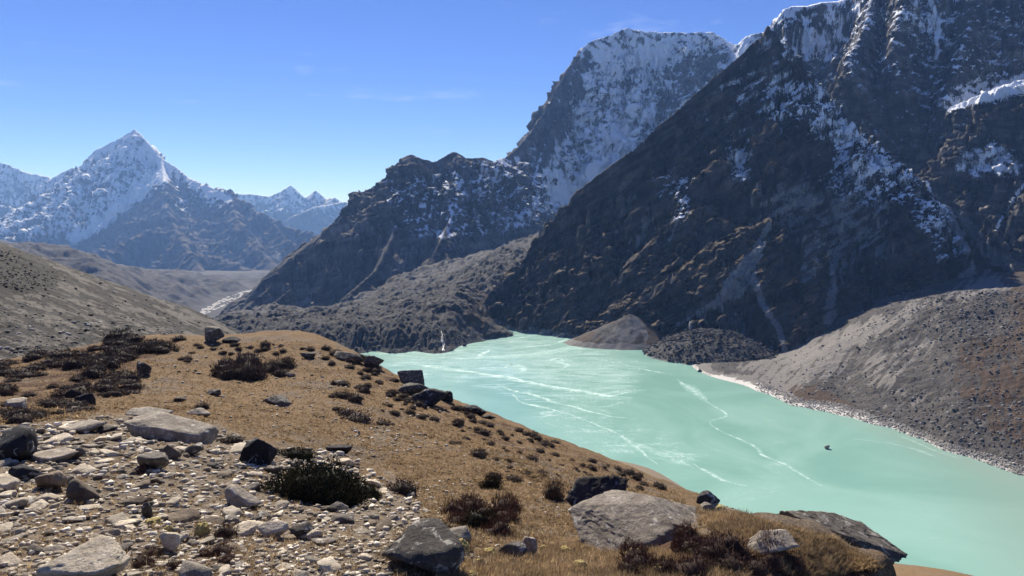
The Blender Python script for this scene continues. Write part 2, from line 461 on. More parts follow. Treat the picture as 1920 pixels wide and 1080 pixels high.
def crag(X, Y, Z, lam, seed, ax=(-.62, .2, -.76), stretch=3.5):
    """Angular relief at three sizes, drawn out along the dip of the beds."""
    a = np.array(ax) / np.linalg.norm(ax); k = 1 - 1 / stretch
    wx = pn3(X / lam / 2, Y / lam / 2, Z / lam / 2, seed) * lam * .5; wz = pn3(X / lam / 2 + 40, Y / lam / 2, Z / lam / 2, seed) * lam * .5
    x, y, z = X + wx, Y, Z + wz
    s_ = (x * a[0] + y * a[1] + z * a[2]) * k
    x, y, z = (x - s_ * a[0]) / lam, (y - s_ * a[1]) / lam, (z - s_ * a[2]) / lam
    return x * 0 + .75 * facet3(x, y, z, seed) + .6 * facet3(x * 2.3, y * 2.3, z * 2.3, seed + 3) + .36 * facet3(x * 5.6, y * 5.6, z * 5.6, seed + 5) + .17 * facet3(x * 13, y * 13, z * 13, seed + 6)
def dispA(X, Y, Z, n):
    st = (.3 + .7 * sstep(.97, .7, n[..., 2])) * (.25 + .75 * sstep(0, 60, fa.at(X, Y, fa.D)))
    return st * 9 * crag(X, Y, Z, 40, 3, (-.62, .2, -.76), 5)
SNOW_A = [(1480, 90), (1560, 110), (1640, 190), (1740, 280), (1745, 350), (1800, 430), (1790, 470), (1740, 400), (1690, 370), (1640, 375), (1560, 360), (1530, 330), (1590, 290), (1560, 240), (1470, 215), (1450, 170), (1490, 160), (1500, 130)]
def maskA(X, Y, Z, nz, px, py):
    g1 = fbm2(px / 30 + py / 40, (py + .45 * px) / 14, 6, 31, 2.2, .62); g2 = fbm2(X / 90, Z / 90, 5, 33)
    sn = 1.0 * poly_mask(px, py, SNOW_A, 70)
    for poly, a in (([(1365, 265), (1400, 262), (1400, 330), (1375, 335)], 1.0), ([(1230, 320), (1262, 318), (1255, 365), (1232, 372)], .95), ([(1275, 330), (1305, 330), (1290, 400), (1265, 420)], .8),
                    ([(1600, 300), (1720, 330), (1700, 370), (1560, 370)], .35), ([(1720, 395), (1760, 400), (1800, 470), (1770, 490)], .5), ([(1440, 150), (1510, 160), (1520, 200), (1440, 230)], .3)):
        sn += a * poly_mask(px, py, poly, 22)
    flat = sstep(.45, .8, nz)
    sn = sn * (.35 + 1.0 * flat) + .4 * g1 * sstep(.05, .3, sn) + .4 * g2 * sstep(.05, .3, sn)
    sn = np.maximum(sn, 1.1 * line_mask(px, py, [(1548, 105), (1570, 150), (1600, 195), (1650, 225), (1700, 260), (1738, 292), (1742, 345), (1768, 385)], 12, 7) + .2 * g1)
    sc = 1.05 * line_mask(px, py, [(1442, 420), (1425, 460), (1405, 500), (1380, 540)], 6, 24) + 1.05 * line_mask(px, py, [(1405, 500), (1430, 570), (1460, 615), (1475, 670)], 9, 6) + .7 * line_mask(px, py, [(1400, 500), (1340, 570), (1270, 610)], 16, 8)
    sc += .65 * line_mask(px, py, [(1565, 470), (1562, 530), (1555, 600)], 10, 18) + .6 * line_mask(px, py, [(1288, 345), (1275, 400), (1255, 450)], 5, 5)
    sc += 1.2 * line_mask(px, py, [(1768, 385), (1800, 435), (1838, 480), (1840, 520), (1780, 550)], 10, 24)
    sc += .6 * sstep(18, 4, Z)
    sc = sc + .5 * g1 * sstep(.1, .4, sc)
    ch = sstep(2, 9, -fa.at(X, Y, fa.E)) * (1 + g1)
    sn = sn + .25 * ch * sstep(260, 450, Z) * sstep(1180, 1420, px); sc = sc + .5 * ch * sstep(420, 260, Z) * sstep(1000, 1250, px)
    gr = 1.15 * sstep(.52, .82, nz) * sstep(620, 380, Z) + .3 * g2 - .05
    return sn, sc, gr
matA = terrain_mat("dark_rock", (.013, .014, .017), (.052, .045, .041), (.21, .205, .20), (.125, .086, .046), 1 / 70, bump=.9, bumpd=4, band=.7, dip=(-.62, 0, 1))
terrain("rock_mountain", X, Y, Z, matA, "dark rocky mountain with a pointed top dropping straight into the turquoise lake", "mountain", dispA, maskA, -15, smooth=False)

# ---- the snow-ledged wall and white peak behind it, running out of frame
fw = Field(350, 2500, 1150, 3000, 6.0)
fw.ridge([(1380, 120, 2500), (1447, 46, 2550), (1470, 16, 2580), (1485, 10, 2600), (1512, 9, 2600), (1540, 2, 2600), (1565, 0, 2600), (1600, -8, 2600), (1640, -40, 2580)], 1.25, 2500, 4, 11)
fw.ridge([(1600, -8, 2600), (1660, -45, 2450), (1760, -120, 2400), (1900, -180, 2400), (2100, -160, 2400), (2350, -100, 2400)], 1.5, 2500, 30, 12)
fw.ridge([(1640, -20, 2400), (1625, 40, 2250), (1600, 90, 2130), (1590, 120, 2080), (1640, 180, 1980)], 1.5, 1500, 10, 13, crest=18)
fw.ridge([(1700, -90, 2400), (1690, 20, 2200), (1670, 90, 2080), (1690, 160, 1980)], 1.6, 1500, 10, 14, crest=15)
fw.ridge([(1830, -120, 2400), (1820, 30, 2150), (1790, 130, 1990), (1770, 200, 1900)], 1.6, 1500, 10, 15, crest=18)
fw.ridge([(1790, 196, 1860), (1830, 180, 1830), (1870, 163, 1800), (1920, 146, 1790), (2000, 120, 1790), (2150, 60, 1850)], 1.1, 600, 6, 16, crest=45)
fw.ridge([(1780, 312, 1770), (1810, 285, 1720), (1845, 274, 1690), (1880, 278, 1670), (1910, 310, 1640), (1925, 370, 1560), (1935, 450, 1450)], 1.15, 700, 5, 17, crest=50)
fw.ridge([(2050, 150, 1700), (2000, 300, 1550), (1960, 420, 1400), (1950, 500, 1280)], 1.2, 900, 8, 18)
fw.ribs(120, 48, 45, 13, 4.0)
fw.H -= 6 * (1 - np.exp(-fw.D / 40)) * (1 - ridged2(fw.S / 30 + fbm2(fw.X / 60, fw.Y / 60, 2, 7) * 2, fw.D / 200, 3, 18))
fw.ledges(55, -.15, .75, 211)
fw.ledges(24, .1, .5, 215)
fw.erode(90000, 60, 5, ke=.3)
X, Y = fan_grid(1370, 2140, 520, np.concatenate([np.linspace(1260, 2480, 560), np.linspace(2490, 2780, 40)]))
Z = fw.at(X, Y)
def dispW(X, Y, Z, n):
    st = (.3 + .7 * sstep(.97, .7, n[..., 2])) * (.3 + .7 * sstep(0, 60, fw.at(X, Y, fw.D)))
    return st * 14 * crag(X, Y, Z, 55, 13, (.35, .1, -.9), 4)
def maskW(X, Y, Z, nz, px, py):
    g1 = fbm2(px / 16, py / 9, 4, 41); g2 = fbm2(X / 80, Z / 80, 4, 43)
    flat = sstep(.35, .72, nz)
    sn = .5 * sstep(300, 700, Z) * (.1 + .9 * flat) + .12 * flat
    sn += .30 * poly_mask(px, py, [(1380, 120), (1440, 30), (1480, 0), (1650, -60), (1625, 30), (1560, 90), (1570, 120), (1500, 120)], 25)
    sn += .75 * poly_mask(px, py, [(1780, 205), (1830, 180), (1920, 140), (2100, 60), (2100, 110), (1990, 150), (1920, 175), (1830, 195)], 10)
    sn += .35 * poly_mask(px, py, [(1740, 190), (1850, 140), (1920, 150), (1830, 190), (1770, 205)], 15)
    sn += .5 * poly_mask(px, py, [(1775, 310), (1810, 280), (1880, 270), (1920, 315), (1905, 335), (1850, 325), (1800, 330)], 12)
    sn += .25 * poly_mask(px, py, [(1690, 0), (1770, 0), (1790, 90), (1690, 80)], 25)
    sn = sn + (.5 * g1 + .3 * g2) * sstep(.05, .3, sn)
    cw = sstep(3, 14, -fw.at(X, Y, fw.E)); sn = sn + .12 * cw * (1 + g1)
    for ln, w in (([(1745, 0), (1760, 40), (1755, 110)], 5), ([(1920, 345), (1885, 395), (1868, 430)], 4)):
        sn = np.maximum(sn, .9 * line_mask(px, py, ln, w) + .2 * g1)
    sc = .8 * line_mask(px, py, [(1800, 400), (1850, 470), (1920, 510), (2000, 560)], 14, 26) + .3 * g1
    gr = .45 * flat * sstep(420, 200, Z) + .2 * g2
    return sn, sc, gr
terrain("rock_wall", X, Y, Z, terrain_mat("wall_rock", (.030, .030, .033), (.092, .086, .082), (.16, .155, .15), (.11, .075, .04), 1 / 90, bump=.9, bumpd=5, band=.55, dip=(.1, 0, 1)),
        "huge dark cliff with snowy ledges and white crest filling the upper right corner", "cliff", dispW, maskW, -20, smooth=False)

# ---- the big grey and white peak in the middle with its lower front ridge
fb = Field(-1350, 2300, 1900, 5100, 9.0)
fb.ridge([(430, 588, 2850), (470, 548, 2900), (500, 525, 2950), (550, 490, 3000), (590, 457, 3030), (620, 440, 3050), (650, 425, 3080), (688, 398, 3120), (700, 367, 3150), (720, 345, 3170), (728, 322, 3180), (755, 300, 3190), (768, 285, 3200), (795, 295, 3220), (814, 300, 3230), (850, 282, 3280),
          (872, 294, 3320), (905, 293, 3400), (925, 302, 3500), (950, 292, 3700), (962, 282, 3800)], .95, 2500, 5, 21)
fb.ridge([(962, 282, 3800), (985, 258, 3950), (1012, 220, 4100), (1030, 190, 4200), (1045, 158, 4300), (1062, 128, 4400), (1085, 98, 4500), (1100, 77, 4550), (1130, 68, 4620), (1175, 51, 4700), (1215, 60, 4700), (1260, 59, 4700), (1340, 59, 4700), (1362, 74, 4700), (1382, 84, 4680), (1410, 62, 4600), (1450, 55, 4500), (1520, 70, 4400)], 1.75, 4000, 6, 22)
fb.ridge([(1100, 77, 4550), (1065, 170, 4300), (1030, 245, 4050), (1005, 315, 3780), (990, 370, 3520), (975, 410, 3300)], 1.9, 3000, 9, 23)
fb.ridge([(1280, 62, 4690), (1275, 130, 4450), (1260, 210, 4200), (1215, 290, 3900)], 1.2, 3000, 9, 24)
fb.ridge([(1400, 66, 4620), (1350, 160, 4300), (1300, 240, 4050)], 1.2, 3000, 9, 28)
fb.ridge([(730, 320, 3180), (748, 390, 2950), (735, 440, 2780), (705, 500, 2580), (640, 560, 2350)], .95, 2500, 9, 25)
fb.ridge([(850, 283, 3280), (858, 345, 3080), (845, 405, 2900), (815, 470, 2700)], .95, 2500, 9, 26)
fb.ridge([(640, 430, 3060), (590, 500, 2800), (520, 560, 2600), (470, 590, 2450)], .8, 2500, 6, 27)
fb.ridge([(940, 296, 3600), (950, 350, 3350), (930, 400, 3150)], 1.0, 2500, 8, 29)
fb.ribs(170, 80, 110, 23, 6.0)
fb.H -= 24 * (1 - np.exp(-fb.D / 90)) * (1 - ridged2(fb.S / 60 + fbm2(fb.X / 160, fb.Y / 160, 2, 7) * 2, fb.D / 420, 3, 28))
fb.erode(110000, 70, 6, ke=.3)
X, Y = fan_grid(400, 1560, 560, np.concatenate([np.linspace(2150, 3400, 300), np.linspace(3404, 4760, 240), np.linspace(4780, 5000, 12)]))
Z = fb.at(X, Y)
def dispB(X, Y, Z, n):
    st = (.2 + .8 * sstep(.97, .7, n[..., 2])) * sstep(2200, 3000, Y) * (.22 + .78 * sstep(0, 90, fb.at(X, Y, fb.D))) * (.12 + .88 * sstep(80, 380, Z))
    return st * (34 + 30 * sstep(3700, 4100, Y)) * crag(X, Y, Z, 110, 23, (.25, .2, -.95), 4)
def maskB(X, Y, Z, nz, px, py):
    g1 = fbm2(px / 7 + py / 30, py / 20, 4, 51); g3 = fbm2(px / 16 - py / 22, py / 12, 4, 52); g2 = fbm2(X / 200, Z / 200, 4, 53)
    flat = sstep(.4, .75, nz)
    up = poly_mask(px, py, [(960, 300), (1100, 60), (1175, 30), (1600, 30), (1500, 300), (1060, 420), (1010, 340)], 12)
    sn = up * (.24 + .6 * flat + .65 * g3 + .4 * g1)
    sn += .30 * poly_mask(px, py, [(1085, 95), (1170, 40), (1420, 50), (1400, 90), (1280, 110), (1180, 140)], 14)
    sn += .34 * line_mask(px, py, [(1245, 110), (1215, 190), (1170, 250), (1120, 330), (1060, 390)], 30, 40)
    sn += .4 * line_mask(px, py, [(1400, 80), (1350, 150), (1270, 210)], 20, 10)
    sn -= .35 * poly_mask(px, py, [(960, 290), (1040, 150), (1090, 95), (1090, 180), (1040, 290), (990, 340)], 15)
    sn -= .22 * poly_mask(px, py, [(1240, 130), (1360, 100), (1330, 190), (1220, 280), (1200, 250)], 25)
    cb = sstep(4, 22, -fb.at(X, Y, fb.E)); sn = sn + .3 * up * cb
    lo = poly_mask(px, py, [(700, 330), (960, 290), (1080, 360), (980, 430), (860, 455), (740, 440)], 22)
    sn += lo * (.15 + .35 * cb + .5 * g1 + .3 * g3 + .4 * flat)
    sn += .34 * poly_mask(px, py, [(890, 315), (945, 310), (955, 340), (905, 350)], 14) + .3 * poly_mask(px, py, [(1000, 362), (1062, 368), (1000, 420), (930, 445)], 18)
    sc = (.55 + .5 * g1) * line_mask(px, py, [(880, 345), (845, 400), (795, 455), (730, 515)], 8, 20) + (.45 + .5 * g1) * line_mask(px, py, [(885, 350), (870, 400), (850, 450)], 7, 22)
    gr = .8 * sstep(330, 150, Z) * sstep(.65, .85, nz) + .3 * g2
    return sn, sc, gr
terrain("snow_mountain", X, Y, Z, terrain_mat("grey_rock", (.040, .040, .043), (.108, .101, .097), (.15, .14, .13), (.058, .045, .036), 1 / 160, bump=.9, bumpd=9, band=.45, dip=(-.25, 0, 1)),
        "massive grey rock peak streaked with snow, flat white top, above the glacier debris", "mountain", dispB, maskB, -260, smooth=False)

# ---- the white pyramid far across the valley
fc = Field(-13500, -1500, 6000, 15000, 27.0)
fc.ridge([(-60, 440, 11800), (16, 411, 12000), (39, 391, 12200), (58, 376, 12300), (78, 348, 12400), (100, 332, 12450), (121, 319, 12500), (156, 300, 12600), (181, 279, 12700), (205, 268, 12750), (229, 256, 12780), (243, 248, 12800), (251, 241, 12800), (258, 248, 12780), (266, 256, 12750), (280, 271, 12700), (303, 296, 12500), (331, 313, 12300),
          (350, 331, 12100), (389, 348, 11700), (428, 360, 11300), (467, 387, 10900), (506, 411, 10500), (564, 430, 10000), (607, 441, 9600), (640, 470, 9200)], .95, 9000, 30, 31)
fc.ridge([(303, 296, 12500), (308, 340, 11700), (312, 385, 10900), (330, 430, 9900), (352, 470, 8900), (385, 508, 7800)], .85, 5000, 30, 32)
fc.ridge([(330, 430, 9900), (270, 440, 9500), (200, 468, 9000), (160, 478, 8600)], .75, 4000, 30, 33)
fc.ridge([(428, 360, 11300), (445, 410, 10300), (480, 455, 9300), (520, 500, 8200)], .8, 5000, 30, 34)
fc.ridge([(181, 279, 12700), (165, 330, 12000), (120, 380, 11200), (60, 425, 10500), (10, 450, 10000)], .85, 5000, 30, 35)
fc.ridge([(352, 470, 8900), (420, 485, 8600), (500, 515, 8000)], .7, 4000, 20, 36)
fc.ridge([(506, 411, 10500), (540, 450, 9700), (590, 480, 9000)], .7, 4000, 20, 37)
fc.ribs(520, 210, 350, 33, 4.0)
fc.erode(70000, 50, 8, ke=.3)
X, Y = fan_grid(-90, 700, 400, np.concatenate([np.linspace(7000, 12850, 420), np.linspace(12900, 14000, 20)]))
Z = fc.at(X, Y)
def dispC(X, Y, Z, n): return 75 * crag(X, Y, Z, 400, 33, (.2, .2, -.95)) * sstep(7500, 9500, Y) * np.maximum(.22 + .78 * sstep(20, 260, fc.at(X, Y, fc.D)), .75 * sstep(1150, 900, Z))
def maskC(X, Y, Z, nz, px, py):
    g1 = fbm2(px / 4 + py / 14, py / 22, 4, 61); g2 = fbm2(px / 14, py / 10, 4, 62)
    up = poly_mask(px, py, [(-100, 300), (150, 290), (250, 230), (360, 320), (430, 355), (420, 400), (300, 400), (255, 370), (200, 420), (140, 450), (-100, 450)], 22)
    sn = up * (.62 + .3 * g2 + .32 * g1 + .6 * (nz - .55))
    sn += .2 * sstep(1000, 1700, Z)
    sn += .55 * line_mask(px, py, [(300, 330), (250, 370), (190, 420), (140, 450)], 20, 12) + .45 * line_mask(px, py, [(300, 300), (270, 285)], 10)
    sn -= .5 * poly_mask(px, py, [(300, 330), (350, 345), (420, 420), (400, 500), (170, 470), (250, 400)], 15)
    sn += .5 * line_mask(px, py, [(360, 345), (430, 375)], 9, 7) * (1 + g1) + .45 * line_mask(px, py, [(340, 380), (350, 405)], 14, 10)
    sn += .3 * g1 * sstep(.05, .3, sn)
    sc = .7 * line_mask(px, py, [(520, 480), (535, 500)], 10) + .25 * g2 + .3 * line_mask(px, py, [(390, 425), (450, 465), (520, 480)], 7)
    gr = .8 * sstep(700, 100, Z) + .4 * g2
    return sn, sc, gr
terrain("pyramid_mountain", X, Y, Z, terrain_mat("far_rock", (.055, .053, .055), (.11, .10, .098), (.22, .21, .20), (.070, .055, .045), 1 / 450, bump=.8, bumpd=25),
        "far white pyramid peak with a sharp summit across the valley on the left", "mountain", dispC, maskC, -400, smooth=False)

# ---- snow ridges on the horizon
def far_range(name, ridges, px0, px1, Y0, Y1, lam, amp, seed, label):
    pts = [P(*p) for r in ridges for p in r]
    xs = [p[0] for p in pts]; 
    f = Field(min(xs) - 3000, max(xs) + 3000, Y0 - 500, Y1 + 1500, 50.0)
    for i, r in enumerate(ridges): f.ridge(r, 1.0, 9000, 25, seed + i)
    f.ribs(lam, amp, 300, seed, 4)
    X, Y = fan_grid(px0, px1, 220, np.linspace(Y0, Y1, 160)); Z = f.at(X, Y)
    def disp(X, Y, Z, n): return 70 * crag(X, Y, Z, 420, seed, (.1, .2, -.95)) * (.1 + .9 * sstep(20, 300, f.at(X, Y, f.D)))
    def mask(X, Y, Z, nz, px, py):
        g = fbm2(px / 5 + py / 25, py / 12, 4, seed)
        return .5 + .45 * g + .8 * (nz - .55) - .6 * sstep(900, 300, Z), .0 * g, .0 * g
    terrain(name, X, Y, Z, bpy.data.materials["far_rock"], label, "mountain", disp, mask, -300)
far_range("snow_ridge", [[(-140, 330, 16000), (-60, 306, 16000), (0, 303, 16000), (18, 308, 16000), (50, 322, 15900), (90, 330, 15800), (130, 352, 15600)], [(-40, 380, 14500), (20, 384, 14300), (60, 400, 14000)]],
          -160, 180, 13000, 16300, 500, 200, 71, "distant white ridge at the left edge beside the pyramid peak")
far_range("snow_range", [[(400, 375, 19000), (440, 363, 19000), (472, 362, 19000), (505, 367, 19000), (528, 357, 19000), (545, 346, 19000), (556, 356, 19000), (572, 371, 19000), (593, 356, 19000), (611, 371, 18800), (628, 369, 18500), (640, 377, 18400), (653, 377, 18300), (684, 397, 18000), (700, 377, 18300), (730, 370, 18300)],
          [(640, 377, 18400), (590, 385, 17600), (545, 405, 17000)], [(653, 377, 18300), (640, 415, 17300)]], 380, 780, 15500, 19400, 520, 220, 81, "distant row of small white peaks between the pyramid and the dark ridge")

# ---- the valley floor below, one sheet reaching past everything
VAL = Spline([(0, 462, 5200), (150, 488, 5000), (250, 508, 4700), (330, 532, 4500), (420, 532, 5200), (520, 521, 6200), (470, 541, 5500), (430, 556, 4900), (400, 572, 4450), (370, 592, 3950), (450, 575, 4300), (500, 550, 5000), (560, 520, 6000),
              (300, 516, 6000), (100, 478, 6600), (0, 452, 7000), (200, 500, 3900), (0, 470, 3800), ('z', 300, -200, 3000), ('z', 100, -100, 3000), ('z', 500, -120, 3000),
              ('z', 300, -230, 8000), ('z', 600, -230, 8000), ('z', 0, -150, 9000), ('z', 0, -300, 14000), ('z', 600, -300, 14000), ('z', 300, -300, 20000), ('z', 1200, -300, 6000), ('z', 1900, -300, 6000), ('z', 1200, -300, 20000), ('z', 1900, -300, 20000), ('z', -800, -100, 6000), ('z', -800, -300, 20000)])
def valley_z(X, Y):
    Z = VAL.z(X, Y); Z = np.where(Y > 9000, -300 + (Z + 300) * sstep(16000, 9000, Y), Z)
    return Z + sstep(5, 60, np.abs(Z + 250)) * (60 * fbm2(X / 420, Y / 420, 5, 91)) + 30 * (fbm2(X / 130, Y / 130, 4, 92)) * sstep(-245, -200, Z)
def maskV(X, Y, Z, nz, px, py):
    g = fbm2(X / 260, Y / 260, 5, 93); g2 = fbm2(px / 9, py / 3, 4, 95)
    rv = line_mask(px, py, [(355, 592), (385, 582), (400, 572), (415, 563), (445, 553), (470, 543), (490, 536)], 15, 6)
    br = np.maximum.reduce([line_mask(px, py, [(355, 596), (388, 583), (404, 572), (420, 565), (448, 555), (470, 545), (495, 536)], 3, 2), line_mask(px, py, [(360, 590), (395, 574), (430, 556), (452, 549), (480, 542)], 2.5, 1.6), line_mask(px, py, [(380, 590), (425, 570), (440, 560), (475, 548)], 2.2, 1.6)])
    sc = .9 * br * (.75 + g2) + .16 * rv + .3 * g2 * sstep(.05, .4, rv) + .45 * line_mask(px, py, [(180, 494), (300, 522), (400, 527), (480, 524)], 3, 3) + .25 * g2
    return 0 * g, sc - .12, .5 + .7 * g
matV = terrain_mat("valley_soil", (.022, .019, .019), (.042, .035, .031), (.34, .33, .31), (.034, .026, .022), 1 / 200, bump=.8, bumpd=12)
X, Y = fan_grid(-1400, 2600, 260, np.concatenate([np.geomspace(2600, 9000, 90), np.geomspace(9200, 60000, 40)]))
terrain("valley_floor", X, Y, valley_z(X, Y) - 25, matV, "wide brown valley ground reaching under the far mountains", "valley", None, maskV)
X, Y = fan_grid(-60, 640, 330, np.geomspace(3000, 8600, 260))
terrain("river_valley", X, Y, valley_z(X, Y), matV, "brown valley floor with terraces and a pale braided river far below the left hillside", "valley", None, maskV)
# ================================================================== MORAINES AND LAKE
# ---- terminal moraine between the lake and the peaks
MOR = Spline([('z', 560, 0, 1215), ('z', 620, 0, 1225), (700, 658, 1209), (780, 658, 1209), (860, 648, 1265), (900, 636, 1340), (930, 622, 1440), (958, 608, 1560), ('z', 700, -14, 1120), ('z', 860, -14, 1180), ('z', 1000, -14, 1400), ('z', 560, -14, 1100),
              (520, 630, 1252), (600, 616, 1250), (680, 612, 1237), (740, 614, 1237), (800, 618, 1236), (850, 624, 1283), ('z', 600, 36, 1310), ('z', 700, 38, 1310), ('z', 800, 36, 1310), (480, 612, 1400), (640, 592, 1500), (560, 585, 1800), (420, 602, 1600), (430, 592, 2000), (450, 588, 2400), (760, 565, 1800), (700, 560, 2100), (620, 573, 2200),
              (850, 505, 2350), (800, 530, 2200), (930, 470, 2750), (975, 448, 3000), (880, 480, 2700), (910, 600, 1480), (900, 560, 1700), (930, 530, 1800), (900, 500, 2150), (985, 500, 1950), (860, 540, 1900), (740, 520, 2600), (660, 555, 2600), ('z', 300, -180, 2200), ('z', 250, -60, 1400)])
X, Y = fan_grid(330, 1010, 480, np.concatenate([np.geomspace(1120, 1300, 130), np.geomspace(1303, 3150, 330)]))
Z = MOR.z(X, Y)
hum = sstep(1250, 1400, Y)
Z += hum * (20 * fbm2(X / 110, Y / 110, 5, 101) + 22 * (ridged2(X / 55 + fbm2(X / 90, Y / 90, 2, 3), Y / 75, 4, 104) - .6)) + 4.5 * fbm2(X / 17, Y / 17, 4, 105) * sstep(1, 8, Z)
Z -= 9 * sstep(2, 12, Z) * sstep(1330, 1260, Y) * (1 - ridged2(X / 16, Y / 90, 3, 106))
Z += 26 * np.exp(-(np.minimum.reduce([np.hypot(X - (a * t + b * (1 - t))[0], Y - (a * t + b * (1 - t))[1]) for a, b in [(P(955, 478, 2300), P(870, 560, 1750)), (P(870, 560, 1750), P(858, 615, 1380))] for t in np.linspace(0, 1, 24)]) / 60) ** 1.3)
MORX, MORY, MORZ = X, Y, Z
def maskM(X, Y, Z, nz, px, py):
    g = fbm2(X / 70, Y / 70, 5, 107); g1 = fbm2(px / 10, py / 4, 4, 108)
    sc = .4 * line_mask(px, py, [(940, 462), (880, 490), (800, 520), (720, 540)], 20, 10) + .6 * poly_mask(px, py, [(760, 500), (900, 455), (960, 450), (900, 490), (780, 530)], 14) * .6 + .45 * line_mask(px, py, [(900, 530), (860, 560), (790, 570)], 9, 6)
    sc += .5 * line_mask(px, py, [(640, 628), (632, 650)], 10, 14) + .8 * sstep(5, 1.5, Z) + .45 * g1
    sc += .5 * poly_mask(px, py, [(840, 640), (890, 600), (925, 610), (900, 640)], 10)
    gr = .55 * poly_mask(px, py, [(880, 630), (860, 560), (940, 510), (985, 500), (960, 605), (920, 615)], 14) + .6 * poly_mask(px, py, [(700, 545), (740, 500), (760, 500), (740, 540)], 8) + .4 * g - .05
    return 0 * g, sc, gr
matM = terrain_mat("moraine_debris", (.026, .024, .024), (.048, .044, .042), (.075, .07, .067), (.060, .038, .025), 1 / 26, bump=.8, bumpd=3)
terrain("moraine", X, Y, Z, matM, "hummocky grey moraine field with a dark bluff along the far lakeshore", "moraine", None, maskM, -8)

# ---- lateral moraine on the right shore
WL = [(1308, 695), (1366, 715), (1419, 733), (1481, 759), (1530, 769), (1578, 780), (1640, 797), (1713, 820), (1818, 857), (1860, 872), (1920, 893)]
BE = [(1340, 694), (1419, 711), (1472, 735), (1554, 754), (1607, 768), (1674, 788), (1740, 812), (1830, 846), (1920, 875)]
LAT = Spline([(*q, L(*q)[1]) for q in WL] + [(*q, L(*q, 4.0)[1]) for q in BE] + [('z', 2050, 0, 560), ('z', 1300, -14, 960),
              ('z', 1400, -15, 860), ('z', 1600, -15, 700), ('z', 1800, -15, 580), ('z', 1950, -15, 510), ('z', 1500, -15, 770),
              ('z', 1340, 5, 1085), ('z', 1440, 7, 1010), ('z', 1400, 6, 1085), ('z', 1440, 8, 1085), ('z', 1480, 10, 985),
              (1480, 682, 1040), (1560, 648, 1000), (1650, 605, 975), (1700, 583, 960), (1760, 562, 940), (1850, 548, 915), (1920, 543, 895), (2020, 530, 870), (2150, 520, 840),
              (1600, 705, 890), (1700, 690, 830), (1800, 690, 770), (1900, 700, 730), (1850, 620, 830), (1720, 640, 880), (1640, 660, 900), (1780, 770, 705), (1660, 740, 800),
              (1850, 549, 985), (1920, 545, 985), (1760, 566, 1020), (1700, 583, 1040), (1650, 600, 1060), (1560, 642, 1080), (2020, 535, 985), (1480, 664, 1130),
              (1520, 646, 1150), (1600, 608, 1150), (1700, 572, 1150), (1800, 548, 1150), (1850, 520, 1320), (1780, 535, 1270), (1440, 672, 1130), ('z', 2150, 118, 1100), (1600, 582, 1240), (1920, 545, 1100)], 3e-4)
X, Y = fan_grid(1275, 2150, 540, np.concatenate([np.geomspace(540, 1000, 330), np.geomspace(1003, 1380, 90)]))
Z = LAT.z(X, Y)
up = sstep(4, 20, Z)
Z += up * (5 * fbm2(X / 60, Y / 60, 4, 111) + 3.6 * (ridged2((X * .5 + Y * .86) / 26, (X * .86 - Y * .5) / 190, 4, 112) - .6) + .8 * fbm2(X / 6, Y / 6, 4, 113)) + .35 * fbm2(X / 5, Y / 5, 3, 114)
def maskL(X, Y, Z, nz, px, py):
    g = fbm2(X / 24, Y / 24, 5, 115); g1 = fbm2((px + py) / 12, (py - px) / 60, 4, 116); g2 = fbm2(px / 10, py / 40, 4, 117)
    sc = 1.1 * sstep(5.5, 2.5, Z + 1.5 * g) + .8 * poly_mask(px, py, [(1380, 690), (1500, 640), (1640, 590), (1800, 545), (1850, 500), (1900, 540), (1760, 570), (1600, 650), (1560, 700), (1470, 740)], 20)
    sc += .5 * poly_mask(px, py, [(1560, 690), (1700, 620), (1800, 600), (1700, 700), (1740, 780), (1600, 720)], 40) + .75 * g1 + .3 * g
    gr = .8 * poly_mask(px, py, [(1440, 715), (1530, 720), (1600, 760), (1570, 770), (1480, 745)], 12) + .75 * poly_mask(px, py, [(1790, 640), (1960, 600), (1960, 860), (1860, 830), (1790, 740)], 30) * (.8 + .8 * g2) + .5 * poly_mask(px, py, [(1880, 480), (1960, 480), (1960, 640), (1880, 600)], 20) + .35 * g
    wh = .62 * sstep(4.4, 2.2, Z + 1.6 * g) * (.75 + .9 * fbm2(X / 9, Y / 9, 4, 118)) * sstep(1310, 1350, px) * sstep(1720, 1600, px) * (Y < 1000) + .55 * sstep(2.2, 1.0, Z + .8 * g)
    return wh, sc, gr
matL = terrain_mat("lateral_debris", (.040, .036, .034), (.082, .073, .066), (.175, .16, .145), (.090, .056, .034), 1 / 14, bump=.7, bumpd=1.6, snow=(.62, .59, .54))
terrain("lateral_moraine", X, Y, Z, matL, "sunlit slope of grey and rusty rubble on the right shore", "moraine", None, maskL, -6)

